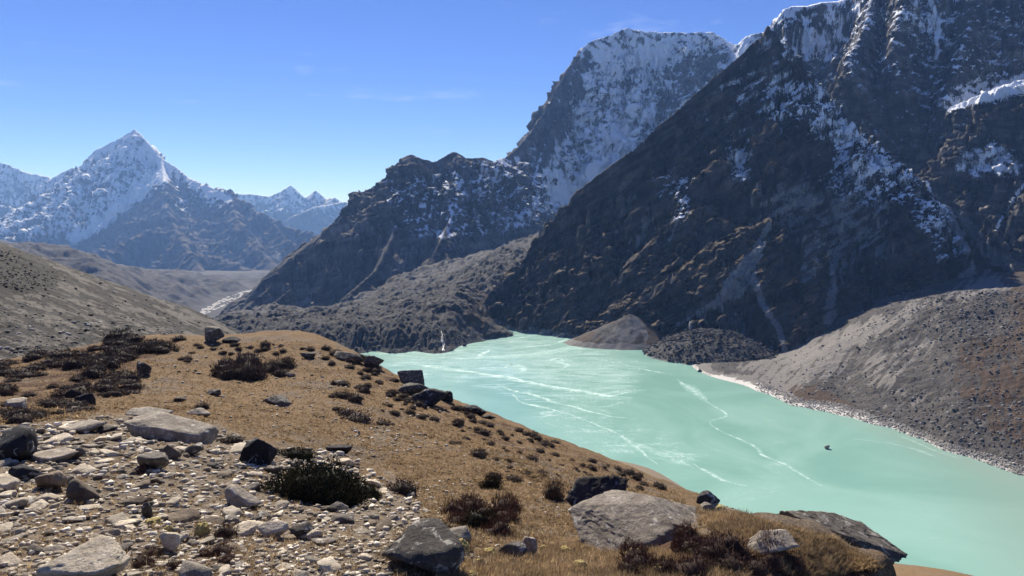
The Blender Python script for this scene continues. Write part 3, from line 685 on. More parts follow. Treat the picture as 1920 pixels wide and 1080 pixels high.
# ---- small debris cones at the foot of the dark mountain
def cone(name, apex, base_r, mat, label, bump, maskf, shape=1.0, sx=1.0, rot=0.0, n=150):
    a = P(*apex); th = np.linspace(0, 2 * np.pi, n + 1); rr = np.linspace(0, 1.25, n // 2)
    TH, R = np.meshgrid(th, rr)
    ex, ey = R * base_r * np.cos(TH) * sx, R * base_r * np.sin(TH)
    X = a[0] + ex * math.cos(rot) - ey * math.sin(rot); Y = a[1] + ex * math.sin(rot) + ey * math.cos(rot)
    Z = a[2] * (1 - R ** shape) 
    Z = Z + bump(X, Y, R)
    return terrain(name, X, Y, Z, mat, label, "debris cone", None, maskf, -6)
def maskG(X, Y, Z, nz, px, py):
    g = fbm2(X / 14, Y / 14, 4, 121)
    sc = 1.1 * sstep(9, 5, Z + 3 * g) + .6 * poly_mask(px, py, [(1150, 610), (1200, 580), (1215, 620), (1180, 655), (1130, 640)], 14) + .7 * line_mask(px, py, [(1190, 600), (1212, 630), (1205, 655)], 5, 4) + .4 * g
    return 0 * g, sc, .75 + .5 * g - .5 * poly_mask(px, py, [(1110, 620), (1180, 585), (1190, 660), (1120, 650)], 10)
cone("debris_cone", (1182, 588, 1298), 78, matL, "small brown sunlit debris cone on the shore below the dark mountain",
     lambda X, Y, R: 1.5 * fbm2(X / 18, Y / 18, 4, 122) * np.minimum(1, R * 3) + .8 * (ridged2(np.arctan2(Y - P(1182, 588, 1335)[1], X - P(1182, 588, 1335)[0]) * 6, R, 2, 123) - .6) * R * 3, maskG, .95, 1.5)
def maskH(X, Y, Z, nz, px, py):
    g = fbm2(X / 9, Y / 9, 4, 125)
    return 0 * g, .9 * sstep(3, 1, Z) + .45 * g, .12 + .6 * g + .3 * sstep(20, 34, Z)
cone("rubble_lobe", (1332, 622, 1175), 108, terrain_mat("dark_rubble", (.045, .042, .042), (.085, .078, .072), (.20, .19, .18), (.10, .07, .045), 1 / 8, bump=1, bumpd=2), "dark lobe of coarse black boulders bulging into the lake beside the debris cone",
     lambda X, Y, R: 3.5 * fbm2(X / 22, Y / 22, 3, 126) + 2.6 * rock3(X / 7, Y / 7, X * 0, 3, 127) * (R < 1.2), maskH, 2.0, .95)
# ---- lake
SH = [(560, 640), (700, 640), (860, 632), (905, 618), (945, 600), (1000, 597), (1110, 610), (1250, 630), (1420, 660), (1500, 700), (1700, 770), (1990, 880), (2300, 1010), (2300, 1100), (1900, 1200), (1650, 1130), (1400, 960), (1100, 860), (900, 800), (640, 720), (480, 690)]
SHW = np.array([L(*p)[:2] for p in SH])
X, Y = fan_grid(440, 2350, 330, np.geomspace(330, 1720, 260)); Z = np.zeros_like(X)
lpx, lpy = proj(X, Y, Z)
keep = poly_mask(X, Y, SHW, .01) > .5
ice = .55 * poly_mask(lpx, lpy, [(700, 655), (980, 600), (1110, 640), (1200, 690), (1180, 745), (1060, 740), (880, 700), (740, 690)], 40) + .35 * poly_mask(lpx, lpy, [(720, 680), (900, 690), (1150, 790), (1300, 860), (1150, 850), (950, 760)], 40) + .15 * poly_mask(lpx, lpy, [(1000, 700), (1500, 820), (1550, 920), (1250, 900)], 60)
murk = poly_mask(lpx, lpy, [(1700, 780), (2300, 980), (2300, 1200), (1900, 1080), (1800, 900)], 120) * .9 + .4 * poly_mask(lpx, lpy, [(1400, 690), (1640, 780), (1950, 890), (1950, 930), (1600, 800), (1380, 720)], 15)
V = np.stack([X, Y, Z], -1).reshape(-1, 3); M = np.stack([ice, murk, 0 * ice], -1).reshape(-1, 3)
Q = grid_quads(*X.shape, keep=keep); V, Q, M = compact(V, Q, M)
m, nt, b = new_mat("glacial_water"); t = NT(nt)
co = t.coord(); at = t.n("ShaderNodeAttribute", attribute_name="Mask"); sep = t.n("ShaderNodeSeparateColor"); nt.links.new(at.outputs["Color"], sep.inputs[0])
n1 = t.noise(co, 1 / 160, 5, .55, 1.5); mf = t.n("ShaderNodeMapping"); t.put(mf.inputs[0], co); mf.inputs[2].default_value = (0, 0, .73); mf.inputs[3].default_value = (.32, 1.0, 1.0)
n2 = t.noise(mf.outputs[0], 1 / 26, 7, .62, 1.6); n3 = t.noise(co, 1 / 5, 4, .6)
c = t.mix(t.rng(n1, .3, .7), (.215, .405, .328), (.295, .495, .41))
c = t.mix(t.math('MULTIPLY', sep.outputs[1], .8), c, (.27, .37, .305))
fr = t.math('ADD', sep.outputs[0], t.math('MULTIPLY', t.math('SUBTRACT', n2, .5), 1.6))
c = t.mix(t.rng(fr, .25, .85, 0, .8), c, (.47, .69, .61))
# veins of refrozen slush: thin level lines of a warped noise
nv = t.noise(co, 1 / 70, 3, .5, 3.0)
vein = t.rng(t.math('ABSOLUTE', t.math('SUBTRACT', nv, .5)), .0, .022, 1, 0)
vein = t.math('MULTIPLY', vein, t.rng(t.math('ADD', sep.outputs[0], t.math('SUBTRACT', n1, .5)), .1, .4))
vein = t.math('MULTIPLY', vein, t.rng(n2, .42, .62, 0, .7))
nw = t.noise(co, 1 / 32, 4, .55, 2.2)
vein2 = t.math('MULTIPLY', t.rng(t.math('ABSOLUTE', t.math('SUBTRACT', nw, .52)), .0, .02, 1, 0), t.rng(t.math('ADD', t.math('MULTIPLY', sep.outputs[0], .7), t.math('SUBTRACT', n1, .5)), .12, .4, 0, .6))
c = t.mix(vein2, c, (.60, .77, .71))
c = t.mix(vein, c, (.66, .80, .75))
nt.links.new(c, b.inputs["Base Color"])
b.inputs["Roughness"].default_value = .22
b.inputs["IOR"].default_value = 1.33
b.inputs["Specular IOR Level"].default_value = .5
nt.links.new(t.bump(t.noise(co, .45, 5, .6), .25, .25), b.inputs["Normal"])
link("lake", mesh_from("lake", V, Q, mask=np.clip(M, 0, 1)), m, "milky turquoise glacial lake filling the basin", "lake", "structure")

# ---- streaks of ice drifting on the lake
m, nt, b = new_mat("lake_ice"); t = NT(nt)
co = t.coord(); at = t.n("ShaderNodeAttribute", attribute_name="Mask"); sep = t.n("ShaderNodeSeparateColor"); nt.links.new(at.outputs["Color"], sep.inputs[0])
a1 = t.noise(co, 1 / 9, 6, .7, 1.2); a2 = t.noise(co, 1 / 40, 4, .6, 2.0)
f = t.math('ADD', sep.outputs[0], t.math('MULTIPLY', t.math('SUBTRACT', a1, .5), 1.5)); f = t.math('ADD', f, t.math('MULTIPLY', t.math('SUBTRACT', a2, .5), .9))
b.inputs["Base Color"].default_value = (.60, .82, .74, 1); b.inputs["Roughness"].default_value = .5
nt.links.new(t.math('MULTIPLY', t.rng(f, .35, 1.0), sep.outputs[1]), b.inputs["Alpha"])
ICE = m
def streak(pts, w, dens, label, seed, taper=.25):
    q = np.array([L(*p)[:2] for p in pts]); arc = np.r_[0, np.cumsum(np.hypot(*np.diff(q, axis=0).T))]
    n = int(max(12, arc[-1] / 4)); s = np.linspace(0, arc[-1], n)
    c = np.stack([np.interp(s, arc, q[:, k]) for k in (0, 1)], 1)
    for _ in range(6): c[1:-1] = (c[:-2] + 2 * c[1:-1] + c[2:]) / 4
    tg = np.gradient(c, axis=0); tg /= np.linalg.norm(tg, axis=1)[:, None]; nn = np.stack([-tg[:, 1], tg[:, 0]], 1)
    ww = w * (.95 + 1.3 * fbm2(s / (12 * w + 20), s * 0, 3, seed)); ww *= np.clip(np.minimum(s, arc[-1] - s) / (taper * arc[-1] + 1), .15, 1)
    c = c + nn * (w * 1.1 * fbm2(s / (6 * w + 15), s * 0 + 9, 3, seed))[:, None]
    ks = np.array([-1, -.85, -.55, 0, .55, .85, 1])
    ww = np.maximum(ww, 1.2)
    V = np.stack([np.r_[c[i] + nn[i] * ww[i] * k, .05 + .0006 * (seed % 40)] for i in range(n) for k in ks])
    Mk = np.stack([[.74 - .4 * abs(k) ** 2 if w < 10 else .62 + .25 * (k > .5) - .45 * abs(k) ** 6, dens, 0] for i in range(n) for k in ks])
    link("ice_streak", mesh_from("ice_streak", V, grid_quads(n, 7), mask=Mk), ICE, label, "ice", None, "white ice streaks on the lake")
streak([(880, 695), (940, 708), (1010, 722), (1080, 735), (1150, 745), (1172, 735)], 11, .85, "long broad white ice streak ending in a hook in the middle of the lake", 1)
streak([(930, 722), (1000, 740), (1050, 757), (1100, 770), (1150, 782), (1190, 788)], 8, .8, "straight pale ice streak with a rounded tip just below the longest one", 2)
streak([(770, 682), (830, 690), (880, 697), (930, 706)], 9, .6, "faint ice streak nearest the ridge boulders on the left of the lake", 3)
streak([(960, 740), (980, 755), (1060, 775), (1120, 795), (1160, 815), (1180, 830), (1205, 850), (1235, 872)], 3.5, .8, "thin crooked ice line running down toward the grassy slope", 4)
streak([(1175, 820), (1220, 845), (1270, 862), (1300, 880)], 8, .45, "hazy pale band beside the lower end of the crooked ice line", 5)
streak([(1112, 672), (1170, 683), (1215, 695), (1262, 702)], 3.5, .85, "thin curved ice line off the small debris cone", 6)
streak([(1270, 712), (1290, 725), (1310, 745), (1345, 765), (1368, 780), (1345, 785), (1328, 792), (1345, 806), (1385, 822), (1420, 840), (1430, 855), (1470, 870), (1500, 890), (1545, 912)], 2.0, .75, "long wandering thread of ice in the open water on the right", 7, .05)
streak([(1275, 715), (1300, 735), (1330, 755)], 9, .6, "broad lacy patch of ice at the upper end of the wandering thread", 8)
streak([(925, 640), (985, 632), (1020, 620), (1005, 612)], 4, .75, "pale arc of ice curling near the far tip of the lake", 9)
streak([(920, 650), (1000, 650), (1040, 645), (1065, 635), (1050, 625)], 5, .7, "second wider arc of ice curving across the far end of the lake", 10)
streak([(892, 670), (908, 662), (920, 655)], 5, .9, "short bright ice dash near the far moraine bluff", 11)
streak([(1025, 678), (1050, 672), (1065, 685), (1048, 692)], 8, .75, "bright broken ice flake cluster in the upper middle of the lake", 12)
streak([(1300, 870), (1330, 888), (1350, 900), (1400, 912)], 3.2, .7, "small broken ice line low in the lake above the grass slope", 13)
streak([(1600, 822), (1660, 828), (1720, 845), (1760, 860)], 7, .4, "faint speckled ice patch between the lone lake rock and the right shore", 14)
streak([(1690, 818), (1740, 840), (1800, 860)], 4, .35, "faint ice trail hugging the stony right shore", 15)
streak([(850, 672), (1000, 668), (1100, 650), (1160, 640)], 16, .45, "wide hazy sheet of thin ice across the upper lake", 16)
streak([(940, 690), (960, 680), (985, 695), (975, 700)], 7, .7, "ragged white ice patch left of the broken flakes", 17)

# ---- meltwater cascade down the bluff
m, nt, b = new_mat("meltwater"); b.inputs["Base Color"].default_value = (.75, .78, .80, 1); b.inputs["Roughness"].default_value = .4
MELT = m
# ================================================================== LEFT HILLSIDE
HILL = Spline([(0, 455, 300), (60, 478, 303), (130, 503, 308), (200, 528, 315), (280, 557, 325), (340, 577, 332), (400, 602, 340), (450, 628, 350), (500, 660, 360), (-150, 405, 300), (-500, 330, 300),
               (0, 690, 110), (200, 655, 130), (350, 645, 170), (0, 580, 190), (150, 590, 210), (300, 620, 250), (-200, 600, 170), (-500, 600, 150), (420, 660, 220), ('z', 0, 170, 420), ('z', 300, 135, 450), ('z', 450, 110, 460), ('z', -500, 200, 450), ('z', 600, 60, 420), ('z', 560, 120, 250), ('z', 500, 160, 160),
               ('z', 0, 40, 900), ('z', 300, 10, 900), ('z', 550, -10, 900), ('z', -500, 60, 900), ('z', 700, -15, 800), ('z', 680, -12, 600), ('z', 640, 80, 300)])
X, Y = fan_grid(-560, 700, 520, np.concatenate([np.geomspace(95, 370, 380), np.geomspace(374, 1250, 60)]))
Z = HILL.z(X, Y); Z = np.where(Y > 900, Z - (Y - 900) * .05, Z)
Z += 1.6 * fbm2(X / 34, Y / 34, 4, 141) * sstep(80, 140, Y) + .5 * fbm2((X + Z * 1.5) / 3.2, Y / 7, 4, 142) + .25 * fbm2(X / 1.3, Y / 1.6, 3, 143)
def maskHl(X, Y, Z, nz, px, py):
    g = fbm2(X / 9, Y / 9, 5, 145); g1 = .7 * fbm2((py * .93 - px * .36) / 3.2, (px * .93 + py * .36) / 16, 4, 146) + .9 * fbm2((py * .93 - px * .36) / 11, (px * .93 + py * .36) / 80, 4, 147)
    dark = poly_mask(px, py, [(-300, 440), (20, 470), (70, 487), (108, 515), (95, 540), (0, 550), (-300, 560)], 10)
    sc = .40 + .8 * g1 + .3 * g - 2.0 * dark
    return 0 * g, sc, .25 + .5 * g + .8 * g1 - 2 * dark
matH = terrain_mat("hill_soil", (.009, .0075, .0065), (.019, .015, .012), (.115, .10, .082), (.070, .054, .039), 1 / 5, bump=.8, bumpd=.6)
terrain("hillside", X, Y, Z, matH, "stony grey-brown hillside sloping down from the left edge, with a dark patch", "hillside", None, maskHl, -12)

# ================================================================== FOREGROUND GROUND
GR = Spline([(-300, 1075, 3.4), (100, 1072, 3.5), (500, 1072, 3.6), (900, 1072, 3.9), (1300, 1074, 4.5), (1600, 1072, 5.4), (1680, 1075, 5.6), ('z', 960, 198.4, 1.5), ('z', 0, 198.45, 1.5), ('z', 1900, 198.1, 1.5), ('z', 2200, 197, 3.2),
             (100, 960, 5.0), (500, 960, 5.5), (-300, 930, 5.5), (100, 860, 7.5), (480, 858, 9), (0, 810, 9.5), (200, 785, 12), (400, 795, 13.5), (-300, 800, 10), (500, 762, 18), (700, 805, 17), (600, 905, 8.3), (750, 960, 7), (900, 910, 11.5), (1000, 860, 16), (1120, 955, 9.2), (960, 1020, 5.6), (1200, 1030, 5.6), (1100, 1000, 6.8),
             (1290, 962, 8.0), (1360, 975, 7.2), (1440, 985, 6.8), (1560, 1010, 6.3), (1640, 1050, 5.9),
             (100, 725, 27), (300, 705, 32), (500, 693, 36), (650, 724, 33), (800, 785, 27), (950, 835, 24), (1100, 876, 22), (1000, 892, 13), (300, 745, 22), (0, 745, 24),
             (50, 668, 42), (230, 636, 48), (330, 630, 50), (430, 634, 52), (520, 635, 55), (580, 642, 55), (640, 662, 52), (720, 697, 47), (830, 750, 41), (950, 794, 37), (1110, 856, 33), (1160, 877, 32), (1200, 893, 31), (1250, 912, 29.5), (1290, 926, 28), (1340, 945, 24), (1050, 836, 34), (1200, 937, 13), (1200, 920, 19), (1200, 907, 25), (1290, 946, 14), (1290, 938, 20), (1110, 925, 12.5), (1110, 898, 17), (1340, 965, 12), (-300, 690, 42), (0, 682, 38),
             ('z', 50, 186, 60), ('z', 330, 183, 75), ('z', 520, 180, 78), ('z', 640, 176, 72), ('z', 830, 172, 65), ('z', 1110, 168, 60), ('z', 1290, 168, 52), (1400, 1010, 11.5), (1250, 945, 11), (1320, 955, 10), ('z', 1400, 185, 30), ('z', 1500, 194.6, 9.5), ('z', 1600, 193.4, 9.5), ('z', 1700, 194.5, 6.9), ('z', 1800, 195, 5.2), ('z', 1700, 184, 25), ('z', 2100, 185, 20),
             ('z', 0, 172, 110), ('z', 330, 160, 130), ('z', 640, 148, 130), ('z', 960, 140, 130), ('z', 1300, 142, 120), ('z', 1800, 146, 110), ('z', 0, 120, 260), ('z', 500, 90, 300), ('z', 960, 80, 320), ('z', 1400, 70, 300), ('z', 1800, 68, 260), ('z', 2200, 60, 260), ('z', 2200, 140, 100),
             (1700, 1068, 430), (1800, 1085, 420), ('z', 2200, 0, 400), (1140, 851, 655), (1220, 885, 590), (1300, 925, 545), ('z', 1500, 0, 475), (1050, 830, 690), ('z', 800, 0, 760), ('z', 600, 2, 820), ('z', 300, 5, 800), ('z', 0, 10, 700), ('z', 1600, -12, 520), ('z', 1250, -12, 700), ('z', 900, -12, 850)], 2e-4)
Yg = np.concatenate([np.geomspace(1.7, 62, 500), np.geomspace(63, 800, 90)])
def ground_z(X, Y, fine=True):
    Z = GR.z(X, Y)
    Z = Z + .10 * fbm2(X / 3.2, Y / 3.2, 3, 151) * sstep(4, 14, Y) + .05 * fbm2(X / 1.1, Y / 1.1, 3, 152) * np.clip(Y / 7, .6, 2.2)
    if fine: Z = Z + .022 * fbm2(X / .22, Y / .22, 4, 153)
    return Z
SCREE = [(-700, 1200), (-700, 800), (0, 800), (110, 790), (220, 775), (300, 770), (420, 800), (470, 835), (640, 848), (720, 900), (790, 935), (800, 980), (740, 1040), (720, 1200)]
HEATH = [(1060, 1080), (1180, 1010), (1300, 1000), (1420, 1010), (1560, 1050), (1640, 1100)]
X, Y = fan_grid(-330, 2240, 760, Yg)
Z = ground_z(X, Y)
def maskGr(X, Y, Z, nz, px, py):
    g = fbm2(X / 1.6, Y / 1.6, 5, 155); g1 = fbm2(X / .5, Y / .5, 4, 156); g3 = fbm2(X / 6, Y / 6, 4, 158)
    near = sstep(90, 60, Y)
    sc = near * (.85 * poly_mask(px, py, SCREE, 28) * (.8 + .5 * g) + .45 * poly_mask(px, py, [(620, 800), (760, 790), (830, 830), (740, 850)], 25) + .42 * line_mask(px, py, [(740, 900), (700, 850), (720, 800), (690, 750), (640, 715), (610, 680), (590, 655)], 14, 5) + .3 * sstep(.15, .5, g3)) + .25 * g1
    sc = np.where(Y > 90, .9 * sstep(14, 6, Z) + .2 * g3, sc)
    br = near * (.75 * poly_mask(px, py, HEATH, 40) + .5 * poly_mask(px, py, [(0, 650), (250, 630), (330, 650), (280, 720), (180, 770), (0, 800)], 30) + .4 * poly_mask(px, py, [(640, 650), (740, 690), (900, 770), (1150, 860), (1290, 920), (1180, 920), (900, 830), (740, 740)], 20) + .35 * poly_mask(px, py, [(800, 960), (960, 1000), (880, 1010), (780, 1010)], 15)) + .45 * g + .25 * g1
    return br, sc, .5 + .6 * g + .3 * g3
m, nt, b = new_mat("alpine_turf"); t = NT(nt)
co = t.coord(); at = t.n("ShaderNodeAttribute", attribute_name="Mask"); sep = t.n("ShaderNodeSeparateColor"); nt.links.new(at.outputs["Color"], sep.inputs[0])
n1 = t.noise(co, 1.3, 6, .65); n2 = t.noise(co, 9, 6, .7); n3 = t.noise(co, 45, 4, .7); n4 = t.noise(t.coord((1, .5, 1)), 22, 4, .7, 1.0)
gr_ = t.mix(t.rng(n1, .3, .7), (.195, .125, .064), (.28, .19, .102))
gr_ = t.mix(t.rng(n4, .44, .62), gr_, (.10, .062, .034))
gr_ = t.mix(t.rng(n3, .55, .75, 0, .6), gr_, (.40, .29, .16))
hb = t.mix(t.rng(n2, .35, .65), (.060, .034, .022), (.125, .070, .045))
sc_ = t.mix(t.rng(n2, .3, .62), (.10, .072, .047), (.28, .22, .155))
sc_ = t.mix(t.rng(n3, .56, .72, 0, .8), sc_, (.50, .46, .38))
jj = t.math('SUBTRACT', t.math('ADD', t.math('MULTIPLY', n2, .6), t.math('MULTIPLY', n3, .4)), .5)
soil = t.mix(t.rng(n3, .4, .7), (.12, .088, .062), (.30, .25, .19))
gr_ = t.mix(t.rng(t.math('ADD', t.noise(co, .28, 6, .7), t.math('MULTIPLY', jj, .3)), .525, .605, 0, .85), gr_, soil)
c = t.mix(t.rng(t.math('ADD', sep.outputs[0], jj), .4, .62), gr_, hb)
c = t.mix(t.rng(t.math('ADD', sep.outputs[1], jj), .4, .6), c, sc_)
nt.links.new(c, b.inputs["Base Color"]); b.inputs["Roughness"].default_value = .95; b.inputs["Specular IOR Level"].default_value = .1
hgt = t.math('ADD', t.math('MULTIPLY', n2, .08), t.math('ADD', t.math('MULTIPLY', n3, .02), t.math('MULTIPLY', n4, .04)))
nt.links.new(t.bump(hgt, .9, 1.0), b.inputs["Normal"])
terrain("ground", X, Y, Z, m, "dry grass and scree knoll the camera stands on, falling away to the lake", "ground", None, maskGr, -6)
# ================================================================== GROUND LOOKUP
_X, _Y = fan_grid(-330, 2240, 760, Yg); _Z = ground_z(_X, _Y)
_px, _py = proj(_X, _Y, _Z)
_near = Yg < 58
_MIN = np.minimum.accumulate(_py[_near], axis=0)
_u0, _u1 = ucol(-330), ucol(2240)
def gh(px, py):
    """World point of the foreground ground seen at a pixel (the crest when the pixel lies above it)."""
    u = ucol(px, py); c = int(round((u - _u0) / (_u1 - _u0) * 759)); c = min(max(c, 0), 759)
    r = int(np.searchsorted(-_MIN[:, c], -py)); n = _MIN.shape[0]
    if r >= n: r = int(np.argmin(_py[:n, c]))
    return np.array([_X[r, c], _Y[r, c], _Z[r, c]])
def gzz(x, y):
    """Ground height under a point."""
    u = np.clip((x / y - _u0) / (_u1 - _u0) * 759, 0, 758.99); r = np.clip(np.interp(np.log(y), np.log(Yg), np.arange(len(Yg))), 0, len(Yg) - 1.01)
    i = np.int32(r); j = np.int32(u); a = r - i; b = u - j
    return _Z[i, j] * (1 - a) * (1 - b) + _Z[i + 1, j] * a * (1 - b) + _Z[i, j + 1] * (1 - a) * b + _Z[i + 1, j + 1] * a * b
RNG = np.random.RandomState(99)

# ================================================================== ROCKS
import bmesh
_ico = {}
def ico(sub):
    if sub not in _ico:
        bm = bmesh.new(); bmesh.ops.create_icosphere(bm, subdivisions=sub, radius=1.0)
        bm.verts.ensure_lookup_table()
        _ico[sub] = (np.array([v.co for v in bm.verts]), np.array([[v.index for v in f.verts] for f in bm.faces])); bm.free()
    return _ico[sub]
def rock_verts(seed, sub, planes=14, rough=.06, dims=(1, 1, 1), lo=.55, top=None, freq=2.2):
    """Rock cut by random planes, then roughened; box-normalised to x,y in -.5...5 and z in 0..1."""
    r = np.random.RandomState(seed); N, Fc = ico(sub)
    pn = r.normal(size=(planes, 3)); pn /= np.linalg.norm(pn, axis=1)[:, None]; pd = lo + (1 - lo) * r.rand(planes)
    if top is not None:
        pn = np.vstack([pn, np.array(top) / np.linalg.norm(top)]); pd = np.r_[pd, .42]
    dn = N @ pn.T
    rad = np.min(np.where(dn > .05, pd / np.maximum(dn, .05), 9), axis=1); rad = np.minimum(rad, 1.45)
    rad = rad * (1 + rough * (1.2 * rock3(*(N * freq).T, 5, seed) + 1.3 * facet3(*(N * freq * 1.7).T, seed) + .7 * facet3(*(N * freq * 4).T, seed + 1)))
    V = N * rad[:, None]
    lo_, hi = V.min(0), V.max(0); V = (V - lo_) / (hi - lo_); V[:, :2] -= .5
    return V, Fc
def rock_mat(name, a, b, dark, lichen=None, k=6.0, bump=.035, spots=.58):
    m, nt, bs = new_mat(name); t = NT(nt)
    oi = t.n("ShaderNodeObjectInfo"); tc = t.n("ShaderNodeTexCoord").outputs["Object"]
    ge = t.n("ShaderNodeNewGeometry").outputs["Position"]
    n1 = t.noise(ge, k, 7, .7); n2 = t.noise(ge, k * 5, 6, .75); n3 = t.noise(ge, k * 1.7, 4, .6, .6); n4 = t.noise(ge, k * 22, 3, .7)
    c = t.mix(t.rng(n1, .35, .65), a, b)
    c = t.mix(t.rng(n2, .50, .70, 0, .85), c, dark)
    c = t.mix(1.0, c, t.mix(t.rng(oi.outputs["Random"], 0, 1, 0, 1, 'LINEAR'), (.62, .62, .62), (1.25, 1.22, 1.16)), 'MULTIPLY')
    c = t.mix(1.0, c, t.mix(t.rng(n4, .3, .7), (.75, .75, .75), (1.25, 1.25, 1.25)), 'MULTIPLY')
    if lichen: c = t.mix(t.rng(t.math('ADD', n3, t.math('MULTIPLY', t.math('SUBTRACT', n2, .5), .35)), spots, spots + .06), c, lichen)
    nt.links.new(c, bs.inputs["Base Color"]); bs.inputs["Roughness"].default_value = .88
    h = t.math('ADD', t.math('MULTIPLY', n1, 1.0), t.math('ADD', t.math('MULTIPLY', n2, .4), t.math('MULTIPLY', n4, .12)))
    nt.links.new(t.bump(h, .9, bump), bs.inputs["Normal"])
    return m
RM = {
    'pale': rock_mat("pale_stone", (.46, .385, .28), (.68, .59, .46), (.24, .19, .13), None, 7),
    'grey': rock_mat("grey_stone", (.225, .19, .150), (.39, .34, .275), (.10, .085, .066), (.56, .51, .43), 6, spots=.60),
    'dark': rock_mat("black_lichen_stone", (.022, .020, .021), (.055, .050, .048), (.014, .013, .013), (.26, .255, .245), 4, spots=.60),
    'brown': rock_mat("brown_stone", (.13, .095, .065), (.26, .205, .145), (.07, .05, .035), None, 6),
    'slate': rock_mat("dark_grey_stone", (.068, .058, .049), (.165, .143, .118), (.028, .024, .020), (.37, .335, .28), 7, spots=.57),
}
def boulder(name, label, cx, by, w, h, kind, seed, sub=4, dr=.8, planes=15, rough=.028, roll=0, yaw=0, pitch=0, top=None, lo=.55, group=None, sink=.14, cat="boulder", freq=2.2, dist=None):
    g = gh(cx, by) if dist is None else P(cx, by, dist)
    Wm, Hm = w * g[1] / F, h * g[1] / F / (1 - sink); Dm = Wm * dr
    V, Fc = rock_verts(seed, sub, planes, rough, lo=lo, top=top, freq=freq)
    V = V * np.array([Wm, Dm, Hm]) - np.array([0, 0, Hm * sink])
    me = mesh_from(name, V, Fc, 3, smooth=sub < 4)
    o = link(name, me, RM[kind], label, cat, None, group)
    if seed in SHORT: MARKS.append((cx, by - h / 2, SHORT[seed]))
    d = g[:2] / np.linalg.norm(g[:2])
    o.location = (g[0] + d[0] * Dm * .42, g[1] + d[1] * Dm * .42, g[2])
    if dist is None: o.location.z = min(g[2], float(gzz(o.location.x, o.location.y))) if Dm < 3 else g[2]
    o.rotation_euler = (math.radians(pitch), math.radians(roll), math.radians(yaw))
    return o
SHORT = {3: 'black boulder at the left edge', 14: 'long tilted grey slab', 15: 'thin slab behind the tilted slab', 16: 'low pale slab', 17: 'white-capped black boulder', 18: 'dark rounded boulder', 19: 'squat grey boulder', 20: 'flat-topped juniper boulder', 21: 'smooth dark stone by the juniper', 22: 'right brown boulder', 23: 'left brown boulder', 24: 'cream slab at the left edge', 25: 'black jagged rock', 26: 'large flat tan slab', 27: 'pale block by the yellow cushions', 28: 'cream flat-topped slab', 29: 'tan flat-topped slab', 30: 'dark split rock', 31: 'pale rock at the bottom edge', 32: 'flat black slab', 33: 'small black wedge rock', 34: 'brown and black wedge stone', 35: 'dark flat rock', 36: 'broad low grey slab', 37: 'thin dark stone blade', 38: 'upright dark shard', 40: 'pointed boulder on the knoll crest', 41: 'low dark rock on the crest', 42: 'flat dark stone block', 43: 'sharp tilted rock in the shrubs', 44: 'dark angular block in the shrubs', 45: 'pale lit slab in the shrubs', 46: 'thin pale slab under the shrubs', 47: 'grey rock with a bush', 48: 'tent-shaped rock', 49: 'small dark rock pair', 50: 'small pointed rock', 51: 'smooth sunken grey stone', 52: 'dark rock in a shrub clump', 53: 'grey stone in the shrub bank', 54: 'black blocky ridge boulder', 55: 'long low ridge slab', 56: 'cubic lakeside boulder', 57: 'cracked lakeside boulder', 58: 'overhanging lakeside boulder', 59: 'small lakeside wedge', 60: 'low black rock on the edge', 61: 'small dark skyline rock', 63: 'black cleft boulder', 164: 'whaleback slab', 265: 'bottom lichen boulder', 66: 'smooth grey boulder', 67: 'dark grey angular rock', 68: 'upright pale rock', 69: 'dark skyline rock', 71: 'long overhanging boulder', 72: 'pale rock in the heather'}
MARKS, COUNTED = [], []
B = boulder
B("boulder", "black boulder with white lichen patches at the left edge of the scree", 34, 868, 82, 62, 'dark', 3, dr=.9, rough=.035)
B("slab", "long tilted grey slab lying at the top of the scree where the grass begins", 322, 828, 178, 46, 'grey', 14, dr=.55, planes=14, top=(.25, -.3, 1), roll=6, sink=.3, rough=.035)
B("slab", "flat thin slab stacked just behind the long tilted grey slab", 278, 786, 92, 15, 'grey', 15, dr=.6, planes=14, top=(.1, -.2, 1))
B("slab", "low pale slab to the left of the long tilted grey slab", 160, 812, 90, 20, 'grey', 16, dr=.6, planes=14, top=(-.2, -.3, 1), roll=-6)
B("boulder", "black boulder with a white lichen cap beside the big juniper bush", 486, 876, 66, 54, 'dark', 17, dr=.9, rough=.03)
B("boulder", "dark rounded boulder with a brown end in the middle of the scree", 290, 886, 64, 33, 'slate', 18, dr=.8, top=(.1, 0, 1), roll=-5)
B("boulder", "squat grey boulder in front of the juniper bush on its left", 456, 955, 74, 45, 'grey', 19, dr=.8, rough=.03)
B("boulder", "angular flat-topped dark boulder at the front edge of the juniper bush", 608, 944, 62, 36, 'slate', 20, dr=.7, planes=14, top=(.1, -.2, 1))
B("boulder", "small smooth dark stone just right of the flat-topped juniper boulder", 634, 962, 40, 18, 'slate', 21, dr=.8)
B("boulder", "brown dome-shaped boulder in the left scree, right one of a pair", 163, 943, 66, 44, 'brown', 22, dr=.8, planes=15)
B("boulder", "brown boulder with a pale lit top, left one of a pair in the scree", 100, 924, 66, 34, 'brown', 23, dr=.8, planes=15, roll=-8)
B("slab", "cream coloured slab at the left edge above two brown boulders", 8, 925, 54, 24, 'pale', 24, dr=.8, planes=14, top=(0, -.2, 1))
B("boulder", "black jagged rock behind the pair of brown boulders", 48, 903, 64, 26, 'dark', 25, dr=.7)
B("slab", "large flat tan slab at the bottom left corner of the scree", 168, 1098, 165, 66, 'pale', 26, 5, dr=.8, planes=15, top=(.1, -.45, 1), rough=.035, sink=.25)
B("boulder", "pale block with a shadowed front at the bottom left, beside the yellow cushions", 322, 1040, 44, 40, 'pale', 27, dr=.8, planes=15, top=(.1, .2, 1))
